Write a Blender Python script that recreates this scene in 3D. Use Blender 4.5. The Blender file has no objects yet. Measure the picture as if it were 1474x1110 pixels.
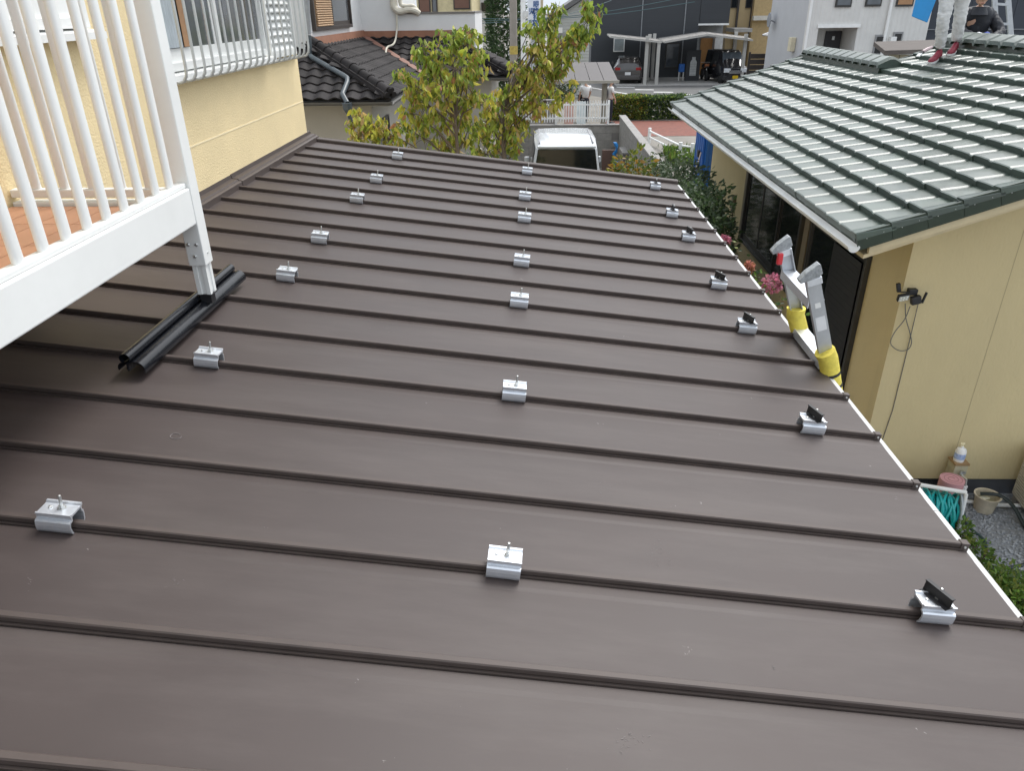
import bpy, bmesh, math, random
from mathutils import Vector, Matrix, noise
S = bpy.context.scene
COL = S.collection
random.seed(7)
R_ = math.radians

# ------------------------------------------------------------------ camera
FPX, PCX, PCY = 1063.0, 737.0, 555.0          # focal length and centre, photo pixels
CAMZ = 4.2                                     # eye height above the ground
_Y = Vector((772.3-PCX, 8.0-PCY, FPX)).normalized()
_D = Vector((765-PCX, 2622-PCY, FPX)); _D = (_D-_Y*_Y.dot(_D)).normalized()
_Z = -_D; _X = _Y.cross(_Z)
CW = Matrix((_X, _Y, _Z))                      # image axes -> world
def ray(px, py): return CW @ Vector((px-PCX, py-PCY, FPX))
CAM = Vector((0, 0, CAMZ))
def AY(px, py, Y): d = ray(px, py); return CAM+d*(Y/d.y)
def AX(px, py, X): d = ray(px, py); return CAM+d*(X/d.x)
def AZ(px, py, Z): d = ray(px, py); return CAM+d*((Z-CAMZ)/d.z)
cd = bpy.data.cameras.new('camera'); co = bpy.data.objects.new('camera', cd); COL.objects.link(co)
cd.sensor_width = 36; cd.lens = 36*FPX/1474; cd.clip_start = .05; cd.clip_end = 1000
m = Matrix.Identity(4)
for r in range(3):
    m[r][0] = CW[r][0]; m[r][1] = -CW[r][1]; m[r][2] = -CW[r][2]; m[r][3] = CAM[r]
co.matrix_world = m
S.camera = co
# ------------------------------------------------------------------ light: bright overcast
SUN_EL, SUN_AZ = 58, 36          # sun high beyond the roof, behind cloud
w = bpy.data.worlds.new('World'); S.world = w; w.use_nodes = True
nt = w.node_tree; bg = nt.nodes['Background']
sk = nt.nodes.new('ShaderNodeTexSky'); sk.sky_type = 'NISHITA'; sk.sun_disc = False
sk.sun_elevation = R_(SUN_EL); sk.sun_rotation = R_(SUN_AZ); sk.dust_density = 6; sk.air_density = 1.5
hs = nt.nodes.new('ShaderNodeHueSaturation'); hs.inputs['Saturation'].default_value = .35
vm_ = nt.nodes.new('ShaderNodeMix'); vm_.data_type = 'RGBA'; vm_.inputs[0].default_value = .5      # veil of even cloud over the sky
vm_.inputs[7].default_value = (6.4, 7.0, 7.8, 1)
nt.links.new(sk.outputs[0], hs.inputs['Color']); nt.links.new(hs.outputs[0], vm_.inputs[6]); nt.links.new(vm_.outputs[2], bg.inputs['Color'])
bg.inputs['Strength'].default_value = .15
sl = bpy.data.lights.new('sun', 'SUN'); so = bpy.data.objects.new('sun', sl); COL.objects.link(so)
sl.energy = 1.1; sl.angle = R_(24); sl.color = (1, .985, .96)
sd = Vector((math.sin(R_(SUN_AZ))*math.cos(R_(SUN_EL)), math.cos(R_(SUN_AZ))*math.cos(R_(SUN_EL)), math.sin(R_(SUN_EL))))
so.rotation_euler = sd.to_track_quat('Z', 'Y').to_euler(); so.location = (0, 0, 30)
S.render.engine = 'CYCLES'
S.view_settings.view_transform = 'Standard'; S.view_settings.look = 'None'
S.view_settings.gamma = 1; S.view_settings.use_curve_mapping = False
S.view_settings.exposure = 0.7

# ------------------------------------------------------------------ materials
MATS = {}
def M(name, col, rough=.6, var=.12, scale=6, bump=0, bscale=60, metal=0, spec=.5, coat=0, col2=None, stretch=None, dirt=0, trans=0, rv=0):
    if name in MATS: return MATS[name]
    mt = bpy.data.materials.new(name); mt.use_nodes = True; MATS[name] = mt
    n = mt.node_tree.nodes; L = mt.node_tree.links
    b = n['Principled BSDF']
    tc = n.new('ShaderNodeTexCoord'); oi = n.new('ShaderNodeObjectInfo')
    ad = n.new('ShaderNodeVectorMath'); ad.operation = 'MULTIPLY_ADD'
    cb = n.new('ShaderNodeCombineXYZ')
    for k in range(3): L.new(oi.outputs['Random'], cb.inputs[k])
    L.new(cb.outputs[0], ad.inputs[0]); ad.inputs[1].default_value = (37, 53, 71)
    src = tc.outputs['Object']
    if stretch:
        mp = n.new('ShaderNodeMapping'); mp.inputs['Scale'].default_value = stretch
        L.new(src, mp.inputs[0]); src = mp.outputs[0]
    L.new(src, ad.inputs[2])
    nz = n.new('ShaderNodeTexNoise'); nz.inputs['Scale'].default_value = scale; nz.inputs['Detail'].default_value = 6
    nz.inputs['Roughness'].default_value = .6
    L.new(ad.outputs[0], nz.inputs['Vector'])
    mx = n.new('ShaderNodeMix'); mx.data_type = 'RGBA'
    c2 = col2 if col2 else tuple(min(1, c*(1+var)) for c in col)
    c1 = col if col2 else tuple(c*(1-var) for c in col)
    mx.inputs[6].default_value = (*c1, 1); mx.inputs[7].default_value = (*c2, 1)
    mr = n.new('ShaderNodeMapRange'); mr.inputs[1].default_value = .3; mr.inputs[2].default_value = .7
    L.new(nz.outputs[0], mr.inputs[0]); L.new(mr.outputs[0], mx.inputs[0])
    out = mx.outputs[2]
    if dirt:
        nd = n.new('ShaderNodeTexNoise'); nd.inputs['Scale'].default_value = scale*.35; nd.inputs['Detail'].default_value = 9
        nd.inputs['Roughness'].default_value = .7
        L.new(ad.outputs[0], nd.inputs['Vector'])
        m2 = n.new('ShaderNodeMapRange'); m2.inputs[1].default_value = .52; m2.inputs[2].default_value = .75; m2.inputs[4].default_value = dirt
        L.new(nd.outputs[0], m2.inputs[0])
        mm = n.new('ShaderNodeMix'); mm.data_type = 'RGBA'; L.new(m2.outputs[0], mm.inputs[0]); L.new(out, mm.inputs[6])
        mm.inputs[7].default_value = (*[c*.35 for c in col], 1); out = mm.outputs[2]
    if rv:      # each piece a little lighter or darker than the next
        r9 = n.new('ShaderNodeMapRange'); r9.inputs[3].default_value = 1-rv; r9.inputs[4].default_value = 1+rv; L.new(oi.outputs['Random'], r9.inputs[0])
        v9 = n.new('ShaderNodeVectorMath'); v9.operation = 'SCALE'; L.new(out, v9.inputs[0]); L.new(r9.outputs[0], v9.inputs['Scale']); out = v9.outputs[0]
    L.new(out, b.inputs['Base Color'])
    b.inputs['Roughness'].default_value = rough; b.inputs['Metallic'].default_value = metal
    b.inputs['Specular IOR Level'].default_value = spec; b.inputs['Coat Weight'].default_value = coat
    b.inputs['Coat Roughness'].default_value = .08
    if trans: b.inputs['Transmission Weight'].default_value = trans
    rr = n.new('ShaderNodeMapRange'); rr.inputs[3].default_value = max(.03, rough-.07); rr.inputs[4].default_value = min(1, rough+.07)
    L.new(nz.outputs[0], rr.inputs[0]); L.new(rr.outputs[0], b.inputs['Roughness'])
    if bump:
        n2 = n.new('ShaderNodeTexNoise'); n2.inputs['Scale'].default_value = bscale; n2.inputs['Detail'].default_value = 4
        L.new(ad.outputs[0], n2.inputs['Vector'])
        bp = n.new('ShaderNodeBump'); bp.inputs['Strength'].default_value = bump; bp.inputs['Distance'].default_value = .01
        L.new(n2.outputs[0], bp.inputs['Height']); L.new(bp.outputs[0], b.inputs['Normal'])
    return mt
def leafmat(name):
    if name in MATS: return MATS[name]
    mt = bpy.data.materials.new(name); mt.use_nodes = True; MATS[name] = mt
    n = mt.node_tree.nodes; L = mt.node_tree.links; b = n['Principled BSDF']
    at = n.new('ShaderNodeAttribute'); at.attribute_name = 'Col'
    tc = n.new('ShaderNodeTexCoord'); nz = n.new('ShaderNodeTexNoise'); nz.inputs['Scale'].default_value = 30
    L.new(tc.outputs['Object'], nz.inputs['Vector'])
    mr = n.new('ShaderNodeMapRange'); mr.inputs[3].default_value = .7; mr.inputs[4].default_value = 1.3; L.new(nz.outputs[0], mr.inputs[0])
    mu = n.new('ShaderNodeVectorMath'); mu.operation = 'SCALE'; L.new(at.outputs['Color'], mu.inputs[0]); L.new(mr.outputs[0], mu.inputs['Scale'])
    L.new(mu.outputs[0], b.inputs['Base Color']); b.inputs['Roughness'].default_value = .5
    tr = n.new('ShaderNodeBsdfTranslucent'); L.new(mu.outputs[0], tr.inputs['Color'])
    ms = n.new('ShaderNodeMixShader'); ms.inputs[0].default_value = .42
    L.new(b.outputs[0], ms.inputs[1]); L.new(tr.outputs[0], ms.inputs[2]); L.new(ms.outputs[0], n['Material Output'].inputs[0])
    return mt

# ------------------------------------------------------------------ mesh helpers
ORG = {}
class MB:
    def __init__(s): s.v = []; s.f = []
    def quad(s, *p):
        i = len(s.v); s.v += [Vector(q) for q in p]; s.f.append(tuple(range(i, i+len(p)))); return s
    def box(s, x0, x1, y0, y1, z0, z1):
        i = len(s.v)
        s.v += [Vector((x, y, z)) for z in (z0, z1) for y in (y0, y1) for x in (x0, x1)]
        s.f += [(i+a, i+b, i+c, i+d) for a, b, c, d in ((0,2,3,1), (4,5,7,6), (0,1,5,4), (2,6,7,3), (0,4,6,2), (1,3,7,5))]
        return s
    def hexa(s, p):                              # 8 corners ordered like box()
        i = len(s.v); s.v += [Vector(q) for q in p]
        s.f += [(i+a, i+b, i+c, i+d) for a, b, c, d in ((0,2,3,1), (4,5,7,6), (0,1,5,4), (2,6,7,3), (0,4,6,2), (1,3,7,5))]
        return s
    def bar(s, p0, p1, w, h, up=(0, 0, 1)):      # box along p0-p1; w sideways, h along up
        p0 = Vector(p0); p1 = Vector(p1); d = (p1-p0).normalized(); u = Vector(up)
        a = d.cross(u)
        if a.length < 1e-4: a = d.cross(Vector((1, 0, 0)))
        a.normalize(); b = a.cross(d).normalized(); a = a*w/2; b = b*h/2
        return s.hexa([p0-a-b, p0+a-b, p1-a-b, p1+a-b, p0-a+b, p0+a+b, p1-a+b, p1+a+b])
    def loft(s, rings, cap=True, closed=True):
        i = len(s.v); n = len(rings[0])
        for r in rings: s.v += [Vector(q) for q in r]
        for k in range(len(rings)-1):
            for j in range(n if closed else n-1):
                a = i+k*n+j; b = i+k*n+(j+1) % n
                s.f.append((a, b, b+n, a+n))
        if cap and closed:
            s.f.append(tuple(i+j for j in reversed(range(n)))); s.f.append(tuple(i+(len(rings)-1)*n+j for j in range(n)))
        return s
    def tube(s, pts, r, seg=8):
        pts = [Vector(p) for p in pts]; rings = []; rs = r if isinstance(r, (list, tuple)) else [r]*len(pts)
        pu = None
        for k, p in enumerate(pts):
            d = (pts[min(k+1, len(pts)-1)]-pts[max(k-1, 0)]).normalized()
            if pu is None: pu = d.orthogonal().normalized()
            u = (pu-d*pu.dot(d))
            u = u.normalized() if u.length > 1e-4 else d.orthogonal().normalized()
            pu = u; v = d.cross(u)
            rings.append([p+(u*math.cos(t)+v*math.sin(t))*rs[k] for t in (2*math.pi*j/seg for j in range(seg))])
        return s.loft(rings)
    def lathe(s, prof, c=(0, 0, 0), seg=20, axis='z'):
        c = Vector(c); rings = []
        for r, z in prof:
            ring = []
            for j in range(seg):
                t = 2*math.pi*j/seg; a, b = max(r, 1e-4)*math.cos(t), max(r, 1e-4)*math.sin(t)
                ring.append(c+(Vector((a, b, z)) if axis == 'z' else Vector((z, a, b)) if axis == 'x' else Vector((b, z, a))))
            rings.append(ring)
        return s.loft(rings)
    def prism(s, prof, axis, t0, t1):            # profile 2D (u,v) extruded along axis
        f = {'y': lambda u, v, t: (u, t, v), 'x': lambda u, v, t: (t, u, v), 'z': lambda u, v, t: (u, v, t)}[axis]
        return s.loft([[f(u, v, t) for u, v in prof] for t in (t0, t1)])
    def sphere(s, c, r, seg=10, sc=(1, 1, 1)):
        c = Vector(c); rings = []
        for k in range(seg//2+1):
            ph = -math.pi/2+math.pi*k/(seg//2)
            rings.append([c+Vector((max(1e-4, math.cos(ph))*math.cos(t)*r*sc[0], max(1e-4, math.cos(ph))*math.sin(t)*r*sc[1], math.sin(ph)*r*sc[2])) for t in (2*math.pi*j/seg for j in range(seg))])
        return s.loft(rings)
    def xform(s, mat):
        s.v = [mat @ v for v in s.v]; return s
def build(mb, name, mat, parent=None, smooth=False, bevel=0, label=None, cat=None, group=None, kind=None, origin=None, angle=35):
    me = bpy.data.meshes.new(name)
    if parent is not None: org = ORG.get(parent, Vector((0, 0, 0)))
    elif origin is not None: org = Vector(origin)
    else:
        lo = [min(v[k] for v in mb.v) for k in range(3)]; hi = [max(v[k] for v in mb.v) for k in range(3)]
        org = Vector(((lo[0]+hi[0])/2, (lo[1]+hi[1])/2, lo[2]))
    me.from_pydata([v-org for v in mb.v], [], mb.f)
    bm = bmesh.new(); bm.from_mesh(me); bmesh.ops.recalc_face_normals(bm, faces=bm.faces); bm.to_mesh(me); bm.free()
    me.materials.append(mat)
    if smooth:
        me.polygons.foreach_set('use_smooth', [True]*len(me.polygons))
        try: me.set_sharp_from_angle(angle=R_(angle))
        except Exception: pass
    o = bpy.data.objects.new(name, me); COL.objects.link(o)
    if parent is not None: o.parent = parent; ORG[o] = org
    else: o.location = org; ORG[o] = org
    if bevel:
        bv = o.modifiers.new('bevel', 'BEVEL'); bv.width = bevel; bv.segments = 2; bv.limit_method = 'ANGLE'
    if label: o['label'] = label
    if cat: o['category'] = cat
    if group: o['group'] = group
    if kind: o['kind'] = kind
    return o
def thing(name, label, cat, loc=(0, 0, 0), group=None, rz=0):
    o = bpy.data.objects.new(name, None); COL.objects.link(o); o.empty_display_size = .1
    o.location = loc; o.rotation_euler[2] = rz; o['label'] = label; o['category'] = cat
    if group: o['group'] = group
    ORG[o] = Vector(loc)
    return o
def part(parent, name, me, mat4=None, loc=None):         # a piece that shares mesh data
    o = bpy.data.objects.new(name, me); COL.objects.link(o); o.parent = parent
    if mat4 is not None: o.matrix_basis = mat4
    if loc is not None: o.location = loc
    return o
def mesh_of(mb, name, mat, smooth=False, angle=35):
    o = build(mb, name, mat, origin=(0, 0, 0), smooth=smooth, angle=angle); me = o.data; bpy.data.objects.remove(o); return me
def dup(root, loc, rz=None, **kw):
    def cp(o, par):
        c = o.copy(); COL.objects.link(c); c.parent = par
        for ch in o.children: cp(ch, c)
        return c
    r = cp(root, None); r.location = loc
    if rz is not None: r.rotation_euler[2] = rz
    for k, v in kw.items(): r[k] = v
    return r
def bx(*a): return MB().box(*a)

# colours
white_pvc = M('white_aluminium', (.78, .79, .77), .38, .04, 3, dirt=.07)
brown = None
def roof_material():
    mt = M('brown_coated_steel', (.055, .042, .039), .5, .08, 3.0, spec=.38)
    n = mt.node_tree.nodes; L = mt.node_tree.links; b = n['Principled BSDF']
    tc = n.new('ShaderNodeTexCoord')
    # dull dusty film and small scuffs
    nz = n.new('ShaderNodeTexNoise'); nz.inputs['Scale'].default_value = 2.4; nz.inputs['Detail'].default_value = 9; nz.inputs['Roughness'].default_value = .7
    mpx = n.new('ShaderNodeMapping'); mpx.inputs['Scale'].default_value = (.45, 2.2, 1); oi2 = n.new('ShaderNodeObjectInfo'); cmb = n.new('ShaderNodeCombineXYZ'); sc9 = n.new('ShaderNodeMath'); sc9.operation = 'MULTIPLY'; sc9.inputs[1].default_value = 90
    L.new(oi2.outputs['Random'], sc9.inputs[0]); L.new(sc9.outputs[0], cmb.inputs[2]); L.new(cmb.outputs[0], mpx.inputs['Location'])
    L.new(tc.outputs['Object'], mpx.inputs[0]); L.new(mpx.outputs[0], nz.inputs['Vector'])
    r1 = n.new('ShaderNodeMapRange'); r1.inputs[1].default_value = .45; r1.inputs[2].default_value = .8; r1.inputs[4].default_value = .26
    L.new(nz.outputs[0], r1.inputs[0])
    base = b.inputs['Base Color'].links[0].from_socket
    mx = n.new('ShaderNodeMix'); mx.data_type = 'RGBA'; L.new(r1.outputs[0], mx.inputs[0]); L.new(base, mx.inputs[6]); mx.inputs[7].default_value = (.15, .13, .12, 1)
    # sparse pale specks: voronoi cells, only a few of them switched on, torn by noise
    vo = n.new('ShaderNodeTexVoronoi'); vo.inputs['Scale'].default_value = 5.5
    n3 = n.new('ShaderNodeTexNoise'); n3.inputs['Scale'].default_value = 45; n3.inputs['Detail'].default_value = 5
    L.new(tc.outputs['Object'], n3.inputs['Vector'])
    av = n.new('ShaderNodeVectorMath'); av.operation = 'MULTIPLY_ADD'; av.inputs[1].default_value = (.10, .10, .10)
    mp3 = n.new('ShaderNodeMapping'); L.new(cmb.outputs[0], mp3.inputs['Location']); L.new(tc.outputs['Object'], mp3.inputs[0])
    L.new(n3.outputs['Color'], av.inputs[0]); L.new(mp3.outputs[0], av.inputs[2]); L.new(av.outputs[0], vo.inputs['Vector'])
    r2 = n.new('ShaderNodeMapRange'); r2.inputs[1].default_value = .032; r2.inputs[2].default_value = .01; L.new(vo.outputs['Distance'], r2.inputs[0])
    sp = n.new('ShaderNodeSeparateColor'); L.new(vo.outputs['Color'], sp.inputs[0])
    gt = n.new('ShaderNodeMath'); gt.operation = 'GREATER_THAN'; gt.inputs[1].default_value = .3; L.new(sp.outputs[0], gt.inputs[0])
    ml = n.new('ShaderNodeMath'); ml.operation = 'MULTIPLY'; L.new(r2.outputs[0], ml.inputs[0]); L.new(gt.outputs[0], ml.inputs[1])
    m2 = n.new('ShaderNodeMath'); m2.operation = 'MULTIPLY'; m2.inputs[1].default_value = .4; L.new(ml.outputs[0], m2.inputs[0])
    mx2 = n.new('ShaderNodeMix'); mx2.data_type = 'RGBA'; L.new(m2.outputs[0], mx2.inputs[0]); L.new(mx.outputs[2], mx2.inputs[6]); mx2.inputs[7].default_value = (.5, .48, .46, 1)
    L.new(mx2.outputs[2], b.inputs['Base Color'])
    # slight oil-canning of the sheet
    n4 = n.new('ShaderNodeTexNoise'); n4.inputs['Scale'].default_value = 1.6; n4.inputs['Detail'].default_value = 1
    L.new(tc.outputs['Object'], n4.inputs['Vector'])
    bp = n.new('ShaderNodeBump'); bp.inputs['Strength'].default_value = .16; bp.inputs['Distance'].default_value = .02
    L.new(n4.outputs[0], bp.inputs['Height']); L.new(bp.outputs[0], b.inputs['Normal'])
    return mt
brown = roof_material()
brown_trim = M('brown_trim', (.072, .056, .050), .5, .10, 8, spec=.35)
alu = M('mill_aluminium', (.70, .73, .77), .34, .06, 30, metal=.65, bump=.04, bscale=200)
alu_dull = M('dull_aluminium', (.50, .52, .54), .42, .08, 20, metal=.75)
steel = M('zinc_steel', (.6, .61, .6), .35, .08, 60, metal=.9)
black_gloss = M('black_gloss_steel', (.008, .009, .012), .26, .2, 10, spec=.35, coat=.1)
black_matt = M('black_plastic', (.015, .015, .017), .5, .2, 20)
yellow_wall = M('cream_yellow_stucco', (.78, .635, .37), .85, .05, 2.5, bump=.6, bscale=85)
khaki_wall = M('beige_render', (.56, .465, .265), .8, .06, 1.2, bump=.35, bscale=45, stretch=(1, 1, .5), dirt=.16)
white_wall = M('white_render', (.68, .68, .67), .8, .05, 1.5, bump=.1, bscale=60, dirt=.12)
glass_dark = M('dark_glass', (.012, .014, .016), .06, .2, 2, coat=.3)
glass_grey = M('grey_glass', (.09, .10, .11), .08, .2, 2, coat=.5)
concrete = M('concrete', (.27, .26, .245), .9, .15, 5, bump=.3, bscale=50, dirt=.35)
white_paint = M('white_paint', (.78, .78, .76), .5, .05, 6)
# ------------------------------------------------------------------ ground
ground_mat = M('packed_ground', (.22, .205, .18), .95, .18, 1.2, bump=.4, bscale=25, dirt=.3)
build(MB().quad((-300, -60, 0), (300, -60, 0), (300, 600, 0), (-300, 600, 0)), 'ground', ground_mat, kind='structure', origin=(0, 0, 0))

# ------------------------------------------------------------------ brown standing seam roof
SL = .1213
def rz(x): return 2.7485-SL*x
XE, XW, YF, PITCH, Y0 = 1.425, -2.21, 7.66, .35, 1.633
ca = 1/math.sqrt(1+SL*SL)
def RF(y, x=0.0): return Matrix(((ca, 0, SL*ca, x), (0, 1, 0, y), (-SL*ca, 0, ca, rz(x)), (0, 0, 0, 1)))  # local frame on the roof
roof = thing('lean_to_building', 'single storey lean-to with brown standing seam metal roof and white eave edge', 'building', (0, 3, 0))
rorg = Matrix.Translation((0, -3, 0))
u0, u1 = XW/ca, XE/ca
rib = [(-.019, 0), (-.019, .006), (-.008, .006), (-.008, .010), (-.013, .010), (-.013, .022), (-.010, .0255), (.005, .0255), (.009, .022), (.009, 0)]
rib_me = mesh_of(MB().loft([[(u, a, h) for a, h in rib] for u in (u0, u1-.012)]), 'seam', brown_trim)
cap_me = mesh_of(MB().box(u1-.020, u1+.006, -.0155, .0105, -.006, .0275), 'seam_end_cap', brown_trim)
scr_me = mesh_of(MB().lathe([(0, 0), (.005, 0), (.0045, -.002), (0, -.003)], (u1-.007, -.0155, .014), 10, 'y'), 'screw', steel)
scr2_me = mesh_of(MB().lathe([(0, 0), (.0055, 0), (.0055, .003), (0, .004)], (u1-.006, -.004, .033), 10), 'screw', steel)
pw = PITCH-.033
pp = [(0, 0), (pw-.050, 0), (pw-.034, .0013), (pw, .0013), (pw, -.01), (0, -.01)]
us = [u0+(u1-u0)*k/6 for k in range(7)]
pan_me = mesh_of(MB().loft([[(u, a+.011, h) for a, h in pp] for u in us]), 'roof_panel', brown)
nseam = 17
for i in range(-7, nseam+1):
    y = Y0+i*PITCH
    if i < nseam:
        s_ = part(roof, 'seam', rib_me, rorg @ RF(y))
        c_ = part(s_, 'end_cap', cap_me); part(s_, 'screw', scr_me)
        if i == nseam-1:      # last panel is cut short by the verge
            q = [(0, 0), (YF-y-.03, 0), (YF-y-.03, -.01), (0, -.01)]
            build(MB().loft([[(u, a+.011, h) for a, h in q] for u in us]).xform(RF(y)), 'roof_panel', brown, roof)
        else: part(roof, 'roof_panel', pan_me, rorg @ RF(y))
# verge trim at the far end, wall flashing, white eave edge
build(MB().loft([[(u, a, h) for a, h in [(-.03, -.06), (-.03, .024), (-.022, .032), (.03, .036), (.042, .03), (.042, -.12), (.03, -.12), (.03, -.06)]] for u in (u0-.02, u1+.01)]).xform(RF(YF)), 'verge_trim', brown_trim, roof)
fl = [(-.072, .0), (-.072, .045), (-.045, .052), (-.030, .058), (-.012, .060), (.002, .115), (.012, .118), (.012, -.04)]
for ya, yb in ((-1.2, 2.45), (2.452, 5.55), (5.552, YF+.06)):
    d = .003 if ya > 5 else 0
    build(MB().prism([(-2.285-a+.012+d, rz(XW)+b+d) for a, b in [(-.075, -.01), (-.075, .04), (-.062, .046), (-.05, .046), (-.044, .058), (.0, .062), (.004, .088), (.012, .090), (.012, -.01)]], 'y', ya, yb), 'wall_flashing', brown_trim, roof)
zE = rz(XE)
eave_white = M('white_eave_steel', (.50, .50, .49), .45, .06, 9, dirt=.2)
for ya, yb in ((-1.2, .6), (.602, 2.2), (2.203, 3.85), (3.852, 5.6), (5.603, YF)):
    build(MB().prism([(XE-.012, zE-.008), (XE+.030, zE-.014), (XE+.034, zE-.020), (XE+.034, zE-.11), (XE+.028, zE-.11), (XE+.028, zE-.022), (XE-.012, zE-.016)], 'y', ya, yb), 'eave_trim', eave_white, roof)
build(bx(-2.2, XE-.05, -1.0, YF-.1, zE-.13, zE-.03), 'roof_deck', M('soffit_board', (.5, .48, .44), .8), roof)
build(bx(-2.2, XE-.25, -.9, YF-.2, 0, zE-.13), 'wall', yellow_wall, roof)

# ------------------------------------------------------------------ clamps on the seams
ou = [(-.028, .002), (-.034, .007), (-.038, .016), (-.039, .030), (-.038, .042), (-.034, .046), (-.027, .0475), (-.027, .059), (-.031, .061), (-.031, .066), (-.025, .066), (-.021, .062), (.021, .062), (.025, .068), (.031, .068), (.031, .061), (.026, .058), (.026, .047), (.031, .044), (.033, .030), (.032, .014), (.028, .003)]
inn = [(.024, .005), (.028, .014), (.029, .030), (.027, .040), (.022, .043), (.022, .056), (-.022, .056), (-.022, .043), (-.032, .040), (-.035, .030), (-.031, .014), (-.026, .005)]
HL = .048
body_me = mesh_of(MB().loft([[(u, a, h) for a, h in ou+inn] for u in (-HL, HL)]), 'clamp_body', alu)
bolt_me = mesh_of(MB().lathe([(0, .060), (.0045, .060), (.0045, .102), (.0035, .105), (0, .106)], (.006, .004, 0), 10), 'bolt', steel, True)
nut_me = mesh_of(MB().lathe([(0, .0622), (.013, .0622), (.013, .064), (.0085, .0642), (.0085, .071), (0, .071)], (.006, .004, 0), 6), 'nut', steel)
rivet_me = mesh_of(MB().lathe([(0, .0622), (.006, .0622), (.005, .066), (0, .067)], (-.024, .002, 0), 8), 'rivet', steel)
br = MB().box(-.044, .044, -.016, .016, .0645, .068).box(-.044, .044, -.0018, .0018, .068, .098).box(-.044, .044, -.007, .007, .098, .1015)
brk_me = mesh_of(br, 'bracket', black_matt)
rows = [(-1.328, 'plain aluminium clamp in row beside yellow house wall', 'clamps in the row by the house wall', False),
        (-.093, 'plain aluminium clamp in middle row of brown roof', 'clamps in the middle row', False),
        (1.135, 'clamp with black bracket in row by white eave', 'clamps with black brackets by the eave', True)]
ordn = ['farthest from the verge trim', 'sixth from the verge trim', 'fifth from the verge trim', 'fourth from the verge trim', 'third from the verge trim', 'second from the verge trim', 'next to the verge trim']
rnd = random.Random(3)
for x, lab, grp, blk in rows:
    for k, si in enumerate((0, 3, 6, 8, 11, 13, 16)):
        y = Y0+si*PITCH; p = RF(y-.002, x+rnd.uniform(-.006, .006))
        t = thing('seam_clamp', lab+', '+ordn[k], 'roof clamp', p.to_translation(), grp)
        t.matrix_world = p @ Matrix.Rotation(rnd.uniform(-.03, .03), 4, 'Z')
        part(t, 'clamp_body', body_me); part(t, 'bolt', bolt_me); part(t, 'nut', nut_me); part(t, 'rivet', rivet_me)
        if blk: part(t, 'bracket', brk_me, Matrix.Translation((.002, .004, 0)) @ Matrix.Rotation(R_(-66-[0, 6, 3, -4, 5, 20, 28][k]), 4, 'Z'))
# chalk ring and scuffs left on the sheets
chalk = M('chalk_white', (.17, .155, .15), .9, .4, 60)
def on_roof(px, py, h=.0012):
    d = ray(px, py); t = (2.7485-CAMZ+h)/(d.z+SL*d.x); return CAM+d*t
build(MB().tube([on_roof(253+8*math.cos(t)*(1+.1*math.sin(3*t)), 628+4*math.sin(t)) for t in [k*.32 for k in range(19)]], .0012, 4), 'chalk_mark', chalk, roof)
rs_ = random.Random(17)
for (px, py, n_, sx, sy) in ((945, 800, 26, 16, 22), (905, 1065, 30, 34, 22), (300, 490, 6, 4, 6), (250, 838, 10, 12, 10), (42, 835, 8, 8, 10), (375, 505, 7, 10, 14), (1110, 960, 6, 5, 4), (560, 470, 8, 22, 10), (880, 700, 8, 40, 12)):
    mk = MB()
    for k in range(n_):
        ax, ay_ = px+rs_.gauss(0, sx*.5), py+rs_.gauss(0, sy*.5); a_ = rs_.uniform(-.9, .9); l_ = rs_.uniform(1.5, 5)
        p_, q_ = on_roof(ax, ay_), on_roof(ax+l_*math.cos(a_), ay_+l_*math.sin(a_)); w_ = Vector((-(q_-p_).y, (q_-p_).x, 0)).normalized()*rs_.uniform(.0003, .0008)
        mk.quad(p_-w_, p_+w_, q_+w_*.4, q_-w_*.4)
    build(mk, 'scuff_mark', chalk, roof)
# fallen leaf
lf = AZ(709, 237, 2.79)
build(MB().quad(lf+Vector((-.03, 0, .0)), lf+Vector((0, -.02, .008)), lf+Vector((.03, 0, .002))).quad(lf+Vector((-.03, 0, 0)), lf+Vector((.03, 0, .002)), lf+Vector((.005, .022, .01))), 'fallen_leaf', M('yellow_leaf', (.55, .36, .05), .6), label='small yellow fallen leaf lying beside the far verge of the brown roof', cat='leaf')

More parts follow.
